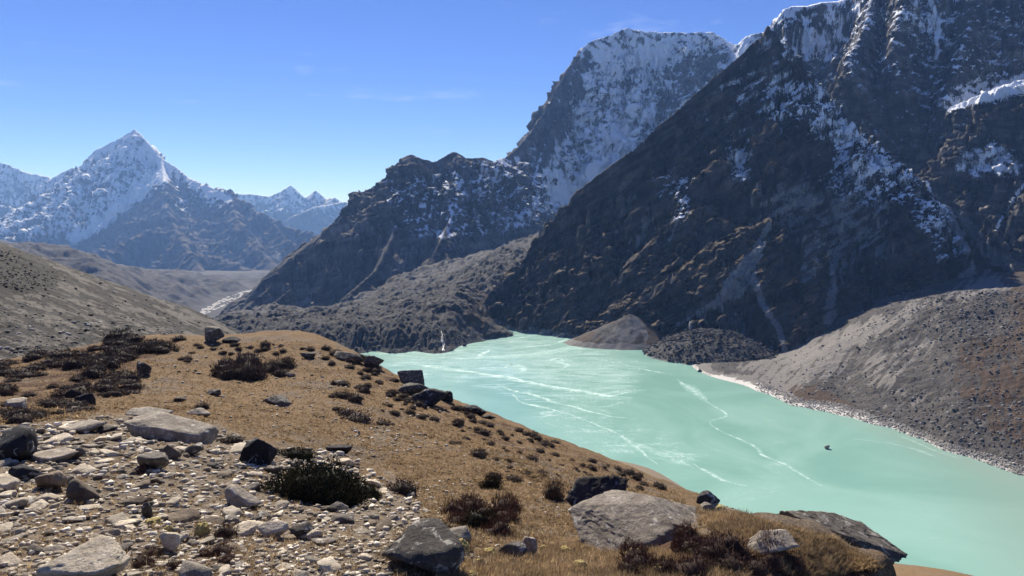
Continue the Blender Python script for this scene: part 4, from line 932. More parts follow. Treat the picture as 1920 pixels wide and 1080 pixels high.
B("slab", "cream flat-topped slab in the scree, left of two side by side", 458, 1006, 60, 26, 'pale', 28, dr=.7, planes=13, top=(-.1, -.4, 1))
B("slab", "tan flat-topped slab in the scree, right of two side by side", 513, 1012, 60, 30, 'pale', 29, dr=.7, planes=13, top=(.1, -.45, 1))
B("boulder", "dark split rock leaning beside the two flat-topped slabs", 566, 1010, 52, 28, 'slate', 30, dr=.6, roll=12)
B("boulder", "pale rock at the bottom edge below the yellow cushions", 370, 1094, 66, 36, 'grey', 31, dr=.8)
B("slab", "flat black slab alone on bare ground right above the juniper bush", 638, 853, 52, 16, 'dark', 32, dr=.5, planes=13, top=(0, 0, 1))
B("boulder", "small black wedge of rock in the upper scree below the tilted slab", 362, 856, 42, 20, 'slate', 33, dr=.6)
B("boulder", "half brown, half black wedge stone in the upper scree", 316, 862, 52, 26, 'brown', 34, dr=.6, roll=-12)
B("boulder", "dark flat rock near the left edge above the black jagged rock", 142, 864, 40, 26, 'slate', 35, dr=.7)
B("slab", "broad low grey slab beside the black boulder at the left edge", 100, 868, 90, 22, 'grey', 36, dr=.7, planes=14, top=(.1, -.2, 1))
B("slab", "thin dark blade of stone lying flat in the lower left scree", 250, 950, 64, 12, 'brown', 37, dr=.35, planes=13)
B("boulder", "upright dark shard standing in the scree above the yellow cushions", 278, 972, 20, 32, 'slate', 38, dr=.6, planes=13)
B("boulder", "pointed grey boulder on the crest of the grassy knoll", 402, 643, 46, 28, 'slate', 40, dr=.8, planes=13, lo=.4)
B("boulder", "low dark rock touching the pointed boulder on the knoll crest", 434, 644, 34, 13, 'dark', 41, dr=.7)
B("slab", "flat dark stone block alone near the knoll crest", 576, 674, 30, 10, 'slate', 42, dr=.5, planes=12, top=(0, 0, 1))
B("boulder", "sharp tilted grey rock among the dark shrubs on the knoll", 272, 706, 28, 30, 'slate', 43, dr=.7, planes=12, lo=.4, roll=-15)
B("boulder", "dark angular block among shrubs on the left flank of the knoll", 162, 760, 34, 24, 'dark', 44, dr=.7, planes=13)
B("slab", "pale lit slab among the shrubs near the left edge of the knoll", 32, 766, 46, 20, 'grey', 45, dr=.6, planes=13, top=(0, -.2, 1))
B("slab", "thin pale slab at the lower rim of the shrub patch on the left", 152, 771, 46, 8, 'grey', 46, dr=.5, planes=13, top=(0, -.2, 1))
B("boulder", "grey rock with a small bush on top, out on the grass", 376, 780, 48, 14, 'grey', 47, dr=.6)
B("boulder", "dark tent-shaped rock in the middle of the grass", 522, 762, 58, 22, 'slate', 48, dr=.7, planes=13, lo=.4)
B("boulder", "small dark rock pair on the grass below the shrub bank", 402, 742, 30, 11, 'slate', 49, dr=.7)
B("boulder", "small pointed rock on the grass left of the dark rock pair", 337, 754, 24, 9, 'slate', 50, dr=.7)
B("boulder", "smooth grey stone half sunk in the grass at mid slope", 638, 724, 24, 9, 'grey', 51, dr=.8)
B("boulder", "dark rock topping a shrub clump on the grass right of centre", 680, 792, 32, 12, 'dark', 52, dr=.7)
B("boulder", "grey stone lying among shrubs of the dark bank on the knoll", 540, 708, 28, 8, 'grey', 53, dr=.7)
B("boulder", "black blocky boulder at the upper end of the ridge above the lake", 700, 692, 40, 26, 'slate', 54, dr=.8, planes=14)
B("slab", "long low slab at the top of the lakeside ridge", 655, 678, 62, 15, 'slate', 55, dr=.6, planes=13, roll=10)
B("boulder", "cubic dark boulder highest of the cluster against the lake", 772, 726, 52, 32, 'slate', 56, dr=.8, planes=13, lo=.6)
B("boulder", "grey cracked boulder in the middle of the lakeside cluster", 776, 744, 58, 24, 'slate', 57, dr=.8, planes=14)
B("boulder", "black overhanging boulder lowest of the lakeside cluster", 806, 762, 66, 34, 'dark', 58, dr=.8, planes=14)
B("boulder", "small black wedge jutting out at the right end of the lakeside cluster", 838, 756, 28, 20, 'dark', 59, dr=.7, planes=13)
B("boulder", "low black rock alone on the slope edge below the lakeside cluster", 888, 776, 52, 16, 'dark', 60, dr=.6, planes=14, roll=8)
B("boulder", "small dark rock on the skyline edge under the low black rock", 918, 786, 28, 9, 'dark', 61, dr=.6)
B("boulder", "big black cleft boulder behind the pale whaleback slab", 1113, 968, 116, 84, 'dark', 63, 5, dr=.75, planes=14, lo=.5, rough=.03, roll=8)
B("slab", "wide pale grey whaleback slab in the right foreground", 1205, 1028, 315, 92, 'grey', 164, 6, dr=.8, planes=14, lo=.74, rough=.014, roll=4, sink=.3, freq=3)
B("boulder", "grey and black lichen boulder at the bottom edge of the photo", 795, 1084, 168, 76, 'slate', 265, 5, dr=.8, planes=14, rough=.03, top=(-.1, -.2, 1))
B("boulder", "smooth grey boulder behind the lichen boulder, by a yellow cushion", 846, 1026, 84, 36, 'grey', 66, dr=.7, planes=14)
B("boulder", "dark grey angular rock right of the smooth grey boulder", 962, 1048, 60, 30, 'slate', 67, dr=.7, planes=14, roll=-8)
B("boulder", "upright pale rock beside the dark grey angular one", 992, 1042, 30, 38, 'grey', 68, dr=.7, planes=14)
B("boulder", "dark rock on the skyline at the edge of the slope, above the whaleback slab", 1326, 952, 46, 32, 'dark', 69, dr=.7, planes=14)
B("boulder", "white lichened stone leaning on the dark skyline rock", 1328, 960, 32, 16, 'grey', 70, dr=.7)
B("boulder", "long dark tilted boulder overhanging the lake at the lower right", 1560, 1052, 262, 66, 'slate', 71, 6, dr=.55, planes=16, top=(-.05, -.3, 1), roll=21, sink=.1, rough=.03, freq=3, dist=6.4)
B("boulder", "pale rock showing through brown heather at the bottom right", 1440, 1052, 112, 40, 'grey', 72, 5, dr=.6, planes=14, top=(.1, -.5, 1))
B("boulder", "small black stub of stone standing on the grass, left of two", 797, 768, 8, 9, 'dark', 73, 2)
B("boulder", "pair-mate black stub of stone on the grass just below mid slope", 672, 818, 6, 8, 'dark', 74, 2)

# ---- loose stones of the scree: the larger ones one by one, the rest as rubble
def in_poly(px, py, poly): return poly_mask(np.array([px], float), np.array([py], float), poly, .01)[0] > .5
def sample_px(poly, n, rng, ylo=0):
    q = np.array(poly); out = []
    x0, x1, y0, y1 = max(q[:, 0].min(), -60), min(q[:, 0].max(), 1940), q[:, 1].min(), min(q[:, 1].max(), 1100)
    while len(out) < n:
        a = np.stack([rng.uniform(x0, x1, n * 2), rng.uniform(y0, y1, n * 2)], 1)
        k = poly_mask(a[:, 0], a[:, 1], poly, .01) > .5
        out += list(a[k])
    return np.array(out[:n])
stone_kinds = ['pale', 'pale', 'grey', 'pale', 'brown', 'grey', 'pale', 'slate', 'grey', 'pale', 'brown', 'pale']
stone_meshes = []
for i, kd in enumerate(stone_kinds):
    r = np.random.RandomState(300 + i)
    V, Fc = rock_verts(300 + i, 3, r.randint(12, 17), .018, lo=.45, top=(r.normal() * .15, r.normal() * .15, 1) if i % 2 else None)
    V = V - np.array([0, 0, .32]); me = mesh_from("stone", V, Fc, 3, smooth=False); me.materials.append(RM[kd]); stone_meshes.append(me)
SC_IN = [(-40, 1095), (-40, 815), (100, 800), (220, 785), (300, 790), (430, 815), (470, 840), (640, 855), (700, 905), (770, 945), (770, 985), (725, 1040), (715, 1095)]
def stone(px, py, spx, rng, label, group):
    g = gh(px, py); me = stone_meshes[rng.randint(len(stone_meshes))]
    o = bpy.data.objects.new("stone", me); COL.objects.link(o)
    s = spx * g[1] / F
    o.scale = (s * rng.uniform(.9, 1.5), s * rng.uniform(.8, 1.2), s * rng.uniform(.28, .62)); o.location = (g[0], g[1], g[2])
    o.rotation_euler = (rng.normal() * .16, rng.normal() * .16, rng.uniform(0, 6.28))
    o["label"] = label; o["category"] = "stone"; o["group"] = group
    COUNTED.append((o, px, py, {'pale': 'pale', 'grey': 'grey', 'brown': 'brown', 'slate': 'dark'}[stone_kinds[stone_meshes.index(me)]] + ' loose stone'))
rs = np.random.RandomState(5)
for q in sample_px(SC_IN, 268, rs): stone(q[0], q[1], 14 + 30 * rs.rand() ** 2.2, rs, "loose flat stone lying in the scree of the lower left slope", "loose stones of the scree")
for q in sample_px([(700, 930), (830, 900), (900, 1000), (960, 1060), (760, 1060)], 22, rs): stone(q[0], q[1], 8 + 12 * rs.rand() ** 2, rs, "small pale stone in the turf between scree and grass slope", "small stones in the turf")

def lumps(name, pos, size, mat, label, cat, seed, sub=1, flat=(.35, .75), parent=None, kind="stuff"):
    """Many low-poly stones joined into one mesh; Mask carries each stone's own tint."""
    r = np.random.RandomState(seed); n = len(pos); Vs, Fs, Ms = [], [], []
    var = [rock_verts(seed * 7 + i, sub, 12, .06 if sub else .22, lo=.45) for i in range(8)]
    pick = r.randint(0, 8, n); base = 0
    for i in range(8):
        idx = np.where(pick == i)[0]; m_ = len(idx)
        if not m_: continue
        V, Fc = var[i]; V = V - np.array([0, 0, .3]); a = r.rand(m_) * 6.28
        sx = size[idx] * r.uniform(.85, 1.3, m_); sy = size[idx] * r.uniform(.75, 1.1, m_); sz = size[idx] * r.uniform(*flat, m_)
        W = V[None] * np.stack([sx, sy, sz], 1)[:, None]
        ca, sa = np.cos(a)[:, None], np.sin(a)[:, None]
        W = np.stack([W[..., 0] * ca - W[..., 1] * sa, W[..., 0] * sa + W[..., 1] * ca, W[..., 2]], -1) + pos[idx][:, None]
        Vs.append(W.reshape(-1, 3)); Fs.append((Fc[None] + (base + np.arange(m_) * len(V))[:, None, None]).reshape(-1, 3)); base += m_ * len(V)
        tint = r.rand(m_); Ms.append(np.repeat(np.stack([tint, r.rand(m_), 0 * tint], 1), len(V), axis=0))
    return link(name, mesh_from(name, np.concatenate(Vs), np.concatenate(Fs), 3, smooth=False, mask=np.concatenate(Ms)), mat, label, cat, kind, None, parent)
def tint_mat(name, ramp, k=6.0, bump=.01, trans=0.0):
    m, nt, b = new_mat(name); t = NT(nt)
    at = t.n("ShaderNodeAttribute", attribute_name="Mask"); sep = t.n("ShaderNodeSeparateColor"); nt.links.new(at.outputs["Color"], sep.inputs[0])
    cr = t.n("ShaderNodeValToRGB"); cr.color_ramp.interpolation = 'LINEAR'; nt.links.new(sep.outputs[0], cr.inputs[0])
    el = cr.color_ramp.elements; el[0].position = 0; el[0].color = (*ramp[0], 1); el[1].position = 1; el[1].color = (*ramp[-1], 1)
    for i, c in enumerate(ramp[1:-1]): e = el.new((i + 1) / (len(ramp) - 1)); e.color = (*c, 1)
    n = t.noise(t.n("ShaderNodeNewGeometry").outputs["Position"], k, 5, .7)
    c = t.mix(1.0, cr.outputs[0], t.mix(t.rng(n, .3, .7), (.65, .65, .65), (1.35, 1.35, 1.35)), 'MULTIPLY')
    nt.links.new(c, b.inputs["Base Color"]); b.inputs["Roughness"].default_value = .9
    if trans:
        tr = t.n("ShaderNodeBsdfTranslucent"); nt.links.new(c, tr.inputs[0]); mx = t.n("ShaderNodeMixShader"); mx.inputs[0].default_value = trans
        nt.links.new(b.outputs[0], mx.inputs[1]); nt.links.new(tr.outputs[0], mx.inputs[2]); nt.links.new(mx.outputs[0], nt.nodes["Material Output"].inputs[0])
    return m
q = sample_px([(-60, 1100), (-60, 805), (100, 795), (220, 780), (300, 778), (430, 808), (480, 838), (640, 850), (720, 900), (790, 940), (800, 985), (745, 1040), (735, 1100)], 6000, rs)
pos = np.array([gh(*p) for p in q]); sz = (3.0 + 14 * rs.rand(len(q)) ** 2.2) * pos[:, 1] / F
q2 = np.concatenate([sample_px([(640, 800), (760, 800), (830, 830), (740, 855), (640, 850)], 160, rs), sample_px([(720, 900), (900, 900), (1000, 1060), (740, 1090)], 900, rs), sample_px([(1010, 930), (1100, 950), (1060, 990), (1000, 960)], 50, rs), sample_px([(250, 640), (640, 650), (900, 800), (1250, 930), (900, 930), (300, 770)], 520, rs)])
p2 = np.array([gh(*p) for p in q2]); pos = np.concatenate([pos, p2]); sz = np.concatenate([sz, (2.5 + 5 * rs.rand(len(q2)) ** 2) * p2[:, 1] / F])
lumps("gravel", pos, sz, tint_mat("gravel_stone", [(.10, .08, .06), (.34, .28, .20), (.52, .45, .34), (.70, .63, .51)], 20), "small pale gravel and chips strewn between the scree stones", "gravel", 11, 0)

# ================================================================== PLANTS
def leaf_cloud(seed, n, R=1.0, H=.5, leaf=.09, hull=True, up=.6, wid=.35, lumpy=.25):
    """Twiggy dome: n narrow leaf faces on and inside a bumpy half-ellipsoid, over a dark core."""
    r = np.random.RandomState(seed)
    d = r.normal(size=(n, 3)); d[:, 2] = np.abs(d[:, 2]) * .9 + .02; d /= np.linalg.norm(d, axis=1)[:, None]
    rad = (1 + lumpy * 2 * pn3(d[:, 0] * 2.3, d[:, 1] * 2.3, d[:, 2] * 2.3, seed)) * r.uniform(.72, 1.03, n)
    c = d * rad[:, None] * np.array([R, R, H])
    ax = d * (1 - up) + np.array([0, 0, up]) + r.normal(size=(n, 3)) * .35; ax /= np.linalg.norm(ax, axis=1)[:, None]
    sd = np.cross(ax, r.normal(size=(n, 3))); sd /= np.linalg.norm(sd, axis=1)[:, None]
    l = leaf * r.uniform(.6, 1.4, n)[:, None]
    V = np.stack([c - sd * l * wid, c + sd * l * wid, c + ax * l * 1.6], 1).reshape(-1, 3)
    Fc = np.arange(n * 3).reshape(-1, 3)
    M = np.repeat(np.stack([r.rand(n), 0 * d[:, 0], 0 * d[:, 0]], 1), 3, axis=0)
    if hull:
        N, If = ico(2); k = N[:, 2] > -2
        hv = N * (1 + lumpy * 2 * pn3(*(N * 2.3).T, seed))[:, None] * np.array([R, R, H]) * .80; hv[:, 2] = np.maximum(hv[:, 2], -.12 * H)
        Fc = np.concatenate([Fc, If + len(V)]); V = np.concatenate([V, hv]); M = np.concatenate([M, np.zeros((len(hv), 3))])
    return V, Fc, M
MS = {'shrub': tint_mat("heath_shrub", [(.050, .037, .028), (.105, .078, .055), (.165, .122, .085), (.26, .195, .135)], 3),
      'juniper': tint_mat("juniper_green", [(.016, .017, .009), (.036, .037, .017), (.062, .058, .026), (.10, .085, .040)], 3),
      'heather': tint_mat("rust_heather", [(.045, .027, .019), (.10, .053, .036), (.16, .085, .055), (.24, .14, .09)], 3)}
def plant_mesh(name, kind, *a, **k):
    V, Fc, M = leaf_cloud(*a, **k); me = mesh_from(name, V, Fc, 3, smooth=False, mask=M); me.materials.append(MS[kind]); return me
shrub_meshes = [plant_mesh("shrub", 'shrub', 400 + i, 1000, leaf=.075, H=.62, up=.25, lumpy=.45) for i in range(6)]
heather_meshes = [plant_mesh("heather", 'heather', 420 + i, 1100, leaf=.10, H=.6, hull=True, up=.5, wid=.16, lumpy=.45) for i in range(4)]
def put_plant(name, me, px, py, w, h, rng, label, cat, group):
    g = gh(px, py); o = bpy.data.objects.new(name, me); COL.objects.link(o)
    s = w * g[1] / F / 2; hz = h * g[1] / F / .62
    o.location = (g[0], g[1] + s * .5, g[2] - .08 * hz); o.location.z = float(gzz(o.location.x, o.location.y)) - .06 * hz if g[1] < 50 else g[2]
    o.scale = (s, s * rng.uniform(.8, 1.15), hz); o.rotation_euler = (0, 0, rng.uniform(0, 6.28))
    o["label"] = label; o["category"] = cat
    if group: o["group"] = group; COUNTED.append((o, px, py - h / 2, 'rust brown heather clump' if name == 'heather' else 'dark heath shrub'))
    return o
rp = np.random.RandomState(17)
def shrubs(poly, n, smin, smax, label, group, asp=(.30, .5), mesh=None, name="shrub", cat="shrub"):
    for q in sample_px(poly, n, rp):
        w = smin + (smax - smin) * rp.rand() ** 1.6
        me = (mesh or shrub_meshes)[rp.randint(len(mesh or shrub_meshes))]
        put_plant(name, me, q[0], q[1], w, w * rp.uniform(*asp), rp, label, cat, group)
KN = "dark heath shrub in the dense patch on the left of the knoll"
shrubs([(-20, 690), (110, 660), (210, 690), (270, 720), (250, 745), (170, 765), (80, 790), (-20, 800)], 70, 26, 62, KN, "heath shrubs on the left of the knoll", (.24, .4))
shrubs([(110, 668), (170, 645), (240, 640), (340, 640), (280, 670), (200, 688)], 34, 22, 55, KN, "heath shrubs on the left of the knoll", (.24, .4))
shrubs([(370, 690), (420, 685), (550, 690), (560, 712), (480, 716), (390, 714)], 16, 30, 58, "nearly black shrub in the bank across the middle of the knoll", "black shrubs of the middle bank", (.42, .62))
shrubs([(300, 645), (420, 650), (600, 650), (560, 670), (400, 680), (300, 680)], 26, 10, 24, "small dark shrub dotted on the grass near the knoll crest", "small shrubs near the crest")
shrubs([(590, 645), (660, 660), (740, 700), (740, 740), (660, 700), (600, 690)], 26, 14, 30, "dark shrub on the stony ridge above the far end of the lake", "shrubs on the lakeside ridge")
shrubs([(720, 740), (830, 760), (1000, 815), (1150, 875), (1280, 922), (1270, 935), (1150, 910), (950, 850), (800, 800), (700, 770)], 96, 9, 26, "brownish shrub on the grass slope falling to the lake", "shrubs on the slope above the lake")
shrubs([(600, 720), (760, 730), (760, 800), (640, 800)], 16, 14, 40, "dark shrub clump on the grass right of centre", "shrub clumps right of centre")
shrubs([(820, 820), (1000, 860), (1060, 910), (1000, 930), (860, 880)], 14, 14, 36, "isolated brown shrub on the grass behind the black cleft boulder", "isolated shrubs on the slope")
for i, (x, y, w, h, lb) in enumerate([(375, 768, 28, 13, "small round bush growing on top of a grey rock on the grass"), (215, 640, 60, 22, "dark shrub hump on the left skyline of the knoll"), (60, 676, 40, 14, "dark shrub mound where the knoll meets the left hillside"),
                                      (462, 712, 60, 36, "tallest black shrub of the bank across the knoll"), (412, 708, 50, 28, "black shrub left of the tallest one in the knoll bank"), (1040, 938, 36, 38, "dark upright shrub against the left side of the black cleft boulder"), (752, 926, 62, 26, "dark bush with a pale stone behind it, right of the juniper"),
                                      (430, 832, 46, 14, "low brown bush at the right end of the tilted slab"), (660, 790, 70, 20, "wide shrub clump round a dark rock on the grass")]):
    put_plant("shrub", shrub_meshes[i % 6], x, y, w, h, rp, lb, "shrub", None)
# ---- junipers and heather close by
def juniper(label, px, py, w, h, n, seed, leaf=.05):
    g = gh(px, py); s = w * g[1] / F / 2; hz = h * g[1] / F
    V, Fc, M = leaf_cloud(seed, n, 1, 1, leaf, True, .55, .22, .3); V = V * np.array([s, s * .55, hz])
    me = mesh_from("juniper_bush", V, Fc, 3, smooth=False, mask=M)
    o = link("juniper_bush", me, MS['juniper'], label, "bush"); o.location = (g[0], g[1] + s * .3, float(gzz(g[0], g[1] + s * .3)) - .05 * hz)
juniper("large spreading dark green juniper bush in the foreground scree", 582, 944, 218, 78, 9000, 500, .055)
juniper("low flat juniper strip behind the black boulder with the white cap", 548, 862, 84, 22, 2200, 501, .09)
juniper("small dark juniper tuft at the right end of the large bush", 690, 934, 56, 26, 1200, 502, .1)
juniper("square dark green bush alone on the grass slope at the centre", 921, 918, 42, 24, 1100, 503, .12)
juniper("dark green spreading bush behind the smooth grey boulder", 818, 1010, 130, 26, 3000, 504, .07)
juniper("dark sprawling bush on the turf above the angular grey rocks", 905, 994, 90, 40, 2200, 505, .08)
shrubs([(1180, 1040), (1300, 1020), (1400, 1040), (1560, 1060), (1620, 1085), (1150, 1090)], 26, 36, 84, "rust brown heather clump in the bottom right foreground", "rust heather at the bottom right", (.35, .6), heather_meshes, "heather", "heather")
shrubs([(1220, 1000), (1330, 1005), (1320, 1030), (1200, 1030)], 9, 28, 55, "small reddish heather sprig in front of the whaleback slab", "heather sprigs by the whaleback slab", (.5, .8), heather_meshes, "heather", "heather")
shrubs([(860, 940), (960, 960), (1010, 1010), (900, 1010), (840, 980)], 14, 34, 70, "brown heather clump on the turf left of the whaleback slab", "brown heather left of the slab", (.35, .6), heather_meshes, "heather", "heather")
shrubs([(170, 880), (290, 880), (290, 930), (190, 920)], 5, 22, 40, "dull red heather tuft in the gaps of the left scree", "red heather tufts in the scree", (.3, .5), heather_meshes, "heather", "heather")
shrubs([(330, 1010), (430, 1010), (440, 1060), (340, 1070), (200, 1090), (260, 1060)], 12, 24, 60, "dark brown heather tuft beside the yellow cushions in the scree", "brown heather in the lower scree", (.3, .5), heather_meshes, "heather", "heather")

# ---- yellow cushion plants
m, nt, b = new_mat("cushion_yellow"); t = NT(nt); ge = t.n("ShaderNodeNewGeometry").outputs["Position"]
n1 = t.noise(ge, 60, 5, .7); n2 = t.noise(ge, 11, 4, .6)
c = t.mix(t.rng(n1, .3, .7), (.28, .20, .06), (.62, .50, .20)); c = t.mix(t.rng(n2, .5, .7, 0, .6), c, (.66, .58, .32))
nt.links.new(c, b.inputs["Base Color"]); b.inputs["Roughness"].default_value = .95; nt.links.new(t.bump(n1, 1, .02), b.inputs["Normal"])
CM = m; cush = []
for i in range(5):
    N, Fc = ico(4); r_ = 1 + .45 * pn3(*(N * 1.9).T, 600 + i) + .20 * np.abs(pn3(*(N * 5).T, 610 + i)) * 2 + .05 * pn3(*(N * 22).T, 620 + i)
    V = N * r_[:, None]; V[:, 2] = np.maximum(V[:, 2], -.25)
    me = mesh_from("cushion_plant", V, Fc, 3); me.materials.append(CM); cush.append(me)
def cushion(px, py, w, h, label, group=None):
    g = gh(px, py); o = bpy.data.objects.new("cushion_plant", cush[rp.randint(5)]); COL.objects.link(o)
    s = w * g[1] / F / 2; o.location = (g[0], g[1] + s * .6, g[2] + .12 * h * g[1] / F); o.scale = (s, s * .9, h * g[1] / F * .62); o.rotation_euler = (0, 0, rp.rand() * 6)
    o["label"] = label; o["category"] = "cushion plant"
    if group: o["group"] = group; COUNTED.append((o, px, py, 'pale yellow cushion plant'))
cushion(282, 986, 30, 14, "wide yellow cushion plant in the scree, left of three")
cushion(313, 998, 16, 13, "smallest yellow cushion plant in the scree, middle of three")
cushion(378, 1006, 26, 26, "round yellow cushion plant with a dark underside, right of three in the scree")
cushion(864, 1040, 32, 32, "yellow and brown cushion plant in front of the smooth grey boulder")
cushion(1194, 1050, 36, 20, "branching pale yellow cushion plant below the whaleback slab")
cushion(1346, 1030, 20, 10, "small pale cushion plant at the right end of the whaleback slab")
cushion(1464, 987, 10, 8, "tiny yellow cushion plant at the foot of the long overhanging boulder")
cushion(1349, 960, 26, 13, "pale cushion plant by the dark skyline rock")
for x, y, w, h in [(917, 1042, 26, 14), (1088, 1064, 24, 12), (1241, 1076, 28, 18), (1290, 1078, 24, 14), (1060, 1034, 20, 9), (884, 1084, 18, 12), (950, 1062, 14, 9), (1020, 1030, 14, 7), (896, 1058, 12, 10)]:
    cushion(x, y, w, h, "pale yellow cushion plant in the tan grass along the bottom edge", "cushion plants in the bottom grass")

# ---- dry grass
def tufts(pos, hgt, nb, wid, seed):
    r = np.random.RandomState(seed); n = len(pos); N = n * nb
    b0 = np.repeat(pos, nb, 0); h = np.repeat(hgt, nb) * r.uniform(.5, 1.2, N)
    a = r.rand(N) * 6.28; rr = h * .45 * r.rand(N) ** .5
    b0 = b0 + np.stack([np.cos(a) * rr, np.sin(a) * rr, -.04 * h], 1)
    lean = r.uniform(.25, 1.0, N); tip = b0 + np.stack([np.cos(a) * h * lean, np.sin(a) * h * lean, h * np.sqrt(np.maximum(1 - .55 * lean ** 2, .1))], 1)
    s = np.stack([-np.sin(a + r.normal(size=N) * .6), np.cos(a), 0 * a], 1) * (np.repeat(wid, nb) * .5)[:, None]
    V = np.stack([b0 - s, b0 + s, tip], 1).reshape(-1, 3)
    M = np.repeat(np.stack([np.clip(np.repeat(r.rand(n), nb) * .6 + r.rand(N) * .4, 0, 1), 0 * h, 0 * h], 1), 3, 0)
    return V, M
GP = []
def grass(poly, n, h, nb, wid, seed):
    q = sample_px(poly, n, rp); pos = np.array([gh(*p) for p in q])
    hg = h * rp.uniform(.6, 1.3, n); GP.append(tufts(pos, hg, nb, np.maximum(wid, pos[:, 1] * .0009), seed))
grass([(930, 1030), (1100, 1020), (1250, 1035), (1400, 1075), (1400, 1095), (900, 1095)], 1500, .045, 22, .0045, 1)
grass([(1270, 960), (1360, 955), (1450, 985), (1560, 1010), (1660, 1070), (1500, 1090), (1400, 1040), (1340, 1000)], 2000, .048, 24, .0045, 2)
grass([(740, 1000), (900, 1010), (940, 1090), (730, 1090)], 420, .045, 20, .0045, 3)
grass([(0, 805), (250, 780), (480, 850), (720, 900), (780, 1000), (700, 1090), (-40, 1090)], 1000, .04, 18, .004, 4)
grass([(0, 812), (120, 790), (330, 745), (480, 720), (640, 725), (800, 790), (1000, 850), (1060, 930), (1100, 1000), (960, 1030), (800, 980), (740, 890), (640, 845), (460, 815), (300, 770)], 7000, .042, 8, .010, 5)
grass([(-40, 700), (60, 670), (230, 638), (560, 638), (640, 665), (740, 700), (900, 775), (1110, 858), (1290, 928), (1280, 950), (1060, 930), (900, 850), (740, 800), (560, 730), (330, 745), (120, 790), (-40, 800)], 8000, .055, 7, .022, 6)
V = np.concatenate([g[0] for g in GP]); M = np.concatenate([g[1] for g in GP])
link("grass", mesh_from("grass", V, np.arange(len(V)).reshape(-1, 3), 3, smooth=False, mask=M), tint_mat("dry_grass", [(.18, .115, .058), (.285, .195, .105), (.41, .295, .165), (.58, .455, .275)], 2, trans=.5), "dry golden brown grass covering the knoll", "grass", "stuff")
print("grass tris", len(V) // 3, "%.1fs" % (time.time() - T0))

# ================================================================== ROCKS FARTHER OFF
def surf_pts(obj_name, n, rng, ok):
    me = bpy.data.objects[obj_name].data; V = np.empty(len(me.vertices) * 3, np.float32); me.vertices.foreach_get("co", V); V = V.reshape(-1, 3)
    px, py = proj(V[:, 0], V[:, 1], V[:, 2]); w = ok(V, px, py); idx = rng.choice(len(V), n, replace=True, p=w / w.sum())
    return V[idx] + rng.normal(size=(n, 3)) * np.array([1, 1, 0]) * .002 * V[idx][:, 1:2] * np.array([1, .6, 0])
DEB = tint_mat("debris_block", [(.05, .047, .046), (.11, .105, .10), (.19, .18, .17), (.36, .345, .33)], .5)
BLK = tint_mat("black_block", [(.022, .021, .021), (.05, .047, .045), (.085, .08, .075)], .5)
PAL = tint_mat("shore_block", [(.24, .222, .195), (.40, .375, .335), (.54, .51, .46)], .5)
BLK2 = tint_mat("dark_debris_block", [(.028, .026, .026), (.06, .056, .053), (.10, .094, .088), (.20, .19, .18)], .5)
rf = np.random.RandomState(44)
p = surf_pts("lateral_moraine", 6500, rf, lambda V, px, py: (V[:, 2] > 5) * (py < 900) * (px < 1950) * (py > 545) * (.15 + sstep(1500, 1850, px) * sstep(720, 560, py) + .5 * sstep(700, 800, py)))
lumps("moraine_rubble", p, 1.0 + 2.6 * rf.rand(len(p)) ** 3, DEB, "grey blocks scattered over the sunlit moraine slope on the right", "rubble", 12, 0)
p = surf_pts("lateral_moraine", 3600, rf, lambda V, px, py: (V[:, 2] > .1) * (V[:, 2] < 4.5) * (px > 1420) * (px < 1960) * (V[:, 1] < 1000) * 1.0)
lumps("shore_stones", p, .9 + 1.3 * rf.rand(len(p)) ** 2, PAL, "pale stones lining the right lakeshore", "stones", 13, 0)
p = surf_pts("rubble_lobe", 2600, rf, lambda V, px, py: (V[:, 2] > .3) * 1.0)
lumps("black_blocks", p, 2.0 + 4.5 * rf.rand(len(p)) ** 2, BLK, "coarse black blocks covering the dark lobe by the lake", "rubble", 14, 0)
p = surf_pts("hillside", 2200, rf, lambda V, px, py: (V[:, 1] < 360) * (px > -40) * (px < 480) * 1.0 / np.maximum(V[:, 1], 1))
lumps("hill_stones", p, .22 + 1.1 * rf.rand(len(p)) ** 5, tint_mat("hill_stone", [(.05, .042, .036), (.12, .10, .08), (.26, .23, .19), (.42, .39, .34)], 1), "stones and dark tussocks speckling the hillside on the left", "stones", 15, 0)
p = surf_pts("hillside", 1300, rf, lambda V, px, py: (V[:, 1] < 350) * (px > -40) * (px < 470) * np.maximum(.02, 9 * poly_mask(px, py, [(-60, 450), (20, 472), (108, 515), (95, 540), (-60, 550)], 8) + sstep(0, .5, fbm2(px / 60, py / 25, 3, 9)) + .06))
lumps("hill_tussocks", p, .3 + .9 * rf.rand(len(p)) ** 3, BLK, "black low tussocks darkening the hillside on the left", "tussocks", 16, 0, (.3, .5))
p = surf_pts("moraine", 4500, rf, lambda V, px, py: (V[:, 2] > 1) * (V[:, 1] < 2200) * (px > 430) * 1.0)
lumps("moraine_blocks", p, 1.5 + 5 * rf.rand(len(p)) ** 4, BLK2, "boulders strewn over the grey moraine field", "rubble", 17, 0)
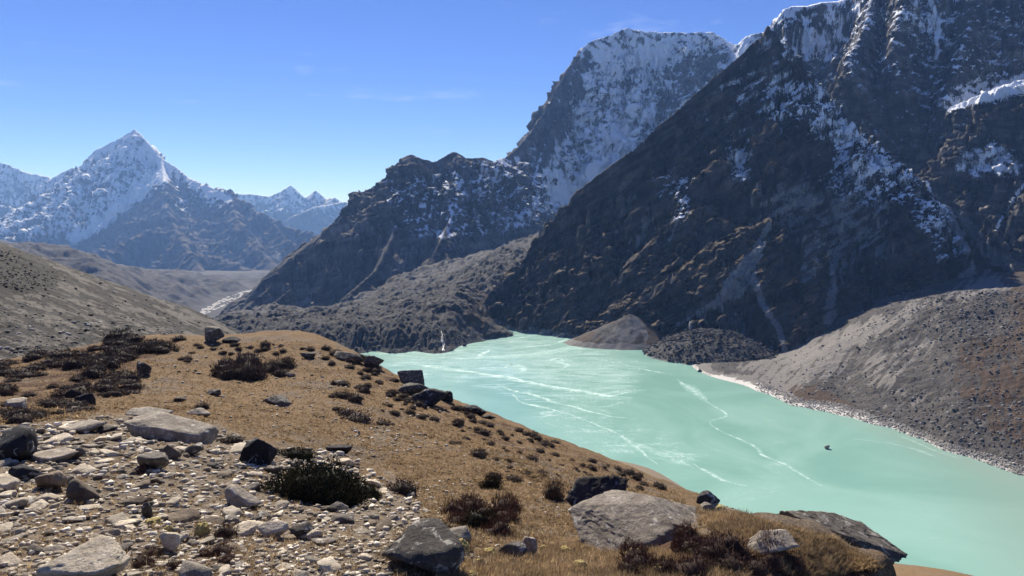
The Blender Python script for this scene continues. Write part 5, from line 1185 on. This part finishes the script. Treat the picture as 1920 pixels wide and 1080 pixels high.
# lone rocks in the water
def lake_rock(px, py, w, h, kind, seed, label):
    g = L(px, py); V, Fc = rock_verts(seed, 3, 9, .06, lo=.5); s = w * g[1] / F; V = V * np.array([s, s * .8, h * g[1] / F * 1.25]) - np.array([0, 0, h * g[1] / F * .25])
    o = link("lake_rock", mesh_from("lake_rock", V, Fc, 3, smooth=False), RM[kind], label, "rock"); o.location = g
lake_rock(1550, 841, 11, 8, 'grey', 801, "lone pale rock standing in the open lake on the right")
lake_rock(871, 649, 9, 5, 'dark', 802, "small dark rock in the water off the far bluff")
lake_rock(1312, 697, 10, 5, 'dark', 803, "dark rock at the water edge by the black lobe")
lake_rock(1430, 703, 8, 5, 'dark', 804, "dark block on the pale shore left of the right moraine")
lake_rock(1484, 757, 6, 4, 'dark', 805, "tiny dark rock on the white shore strip")
# cascade: braided ribbons of white water down the bluff
_mpx, _mpy = proj(MORX, MORY, MORZ); _mmin = np.minimum.accumulate(_mpy, axis=0)
def on_moraine(px, py):
    c = int(np.argmin(np.abs(_mpx[100] - px))); r = min(int(np.searchsorted(-_mmin[:, c], -py)), _mmin.shape[0] - 1)
    return np.array([MORX[r, c], MORY[r, c], MORZ[r, c]])
V, Q = [], []
for b_ in range(3):
    x0 = 827 + b_ * 1.3
    for i in range(15):
        y_ = 622 + i * 2.6; c_ = on_moraine(x0 + 1.2 * math.sin(i * .8 + b_ * .4) + i * .25, y_); k_ = .35 * rf.rand() ** 2 + .12
        V += [c_ + np.array([-k_, -.3, .5]), c_ + np.array([k_, -.3, .5])]
        if i and i > b_ * 2: n_ = len(V); Q.append([n_ - 4, n_ - 3, n_ - 1, n_ - 2])
link("meltwater_stream", mesh_from("meltwater_stream", np.array(V), np.array(Q)), MELT, "white meltwater stream tumbling down the dark bluff into the far lake", "stream")

# ---- say which one: each counted stone and plant by its rank beside the nearest landmark
ORD = ["nearest", "second nearest", "third nearest", "fourth nearest", "fifth nearest", "sixth nearest", "seventh nearest", "eighth nearest", "ninth nearest", "tenth nearest", "eleventh nearest", "twelfth nearest"]
ORD += ["%dth nearest" % i for i in range(13, 20)] + ["%d%s nearest" % (i, {1: "st", 2: "nd", 3: "rd"}.get(i % 10, "th")) for i in range(20, 100)]
bins = {}
for o, px, py, what in COUNTED:
    d, k = min((math.hypot(px - mx, (py - my) * 1.6), i) for i, (mx, my, _) in enumerate(MARKS))
    mx, my, nm = MARKS[k]; dx, dy = px - mx, (py - my) * 1.6
    side = ("left of" if dx < 0 else "right of") if abs(dx) > abs(dy) else ("behind" if dy < 0 else "in front of")
    bins.setdefault((what, side, nm), []).append((d, o))
for (what, side, nm), L_ in bins.items():
    for i, (d, o) in enumerate(sorted(L_, key=lambda a: a[0])): o["label"] = "%s, %s %s the %s" % (what, ORD[i], side, nm)
# ================================================================== HAZE
bm_v = np.array([[x, y, z] for z in (-520, 2250) for y in (-300, 61000) for x in (-110000, 110000)], dtype=float)
bm_f = np.array([[0, 2, 3, 1], [4, 5, 7, 6], [0, 1, 5, 4], [2, 6, 7, 3], [0, 4, 6, 2], [1, 3, 7, 5]])
hm = bpy.data.materials.new("air"); hm.use_nodes = True; hn = hm.node_tree
hn.nodes.remove(hn.nodes["Principled BSDF"])
pv = hn.nodes.new("ShaderNodeVolumePrincipled")
pv.inputs["Color"].default_value = (.27, .50, 1.0, 1); pv.inputs["Absorption Color"].default_value = (1, 1, 1, 1)
pv.inputs["Density"].default_value = 3.5e-5; pv.inputs["Anisotropy"].default_value = .1
hn.links.new(pv.outputs[0], hn.nodes["Material Output"].inputs["Volume"])
link("haze", mesh_from("haze", bm_v, bm_f, smooth=False), hm, "thin blue mountain haze over the whole valley", "haze", "stuff")
print("scene built in %.1fs" % (time.time() - T0))
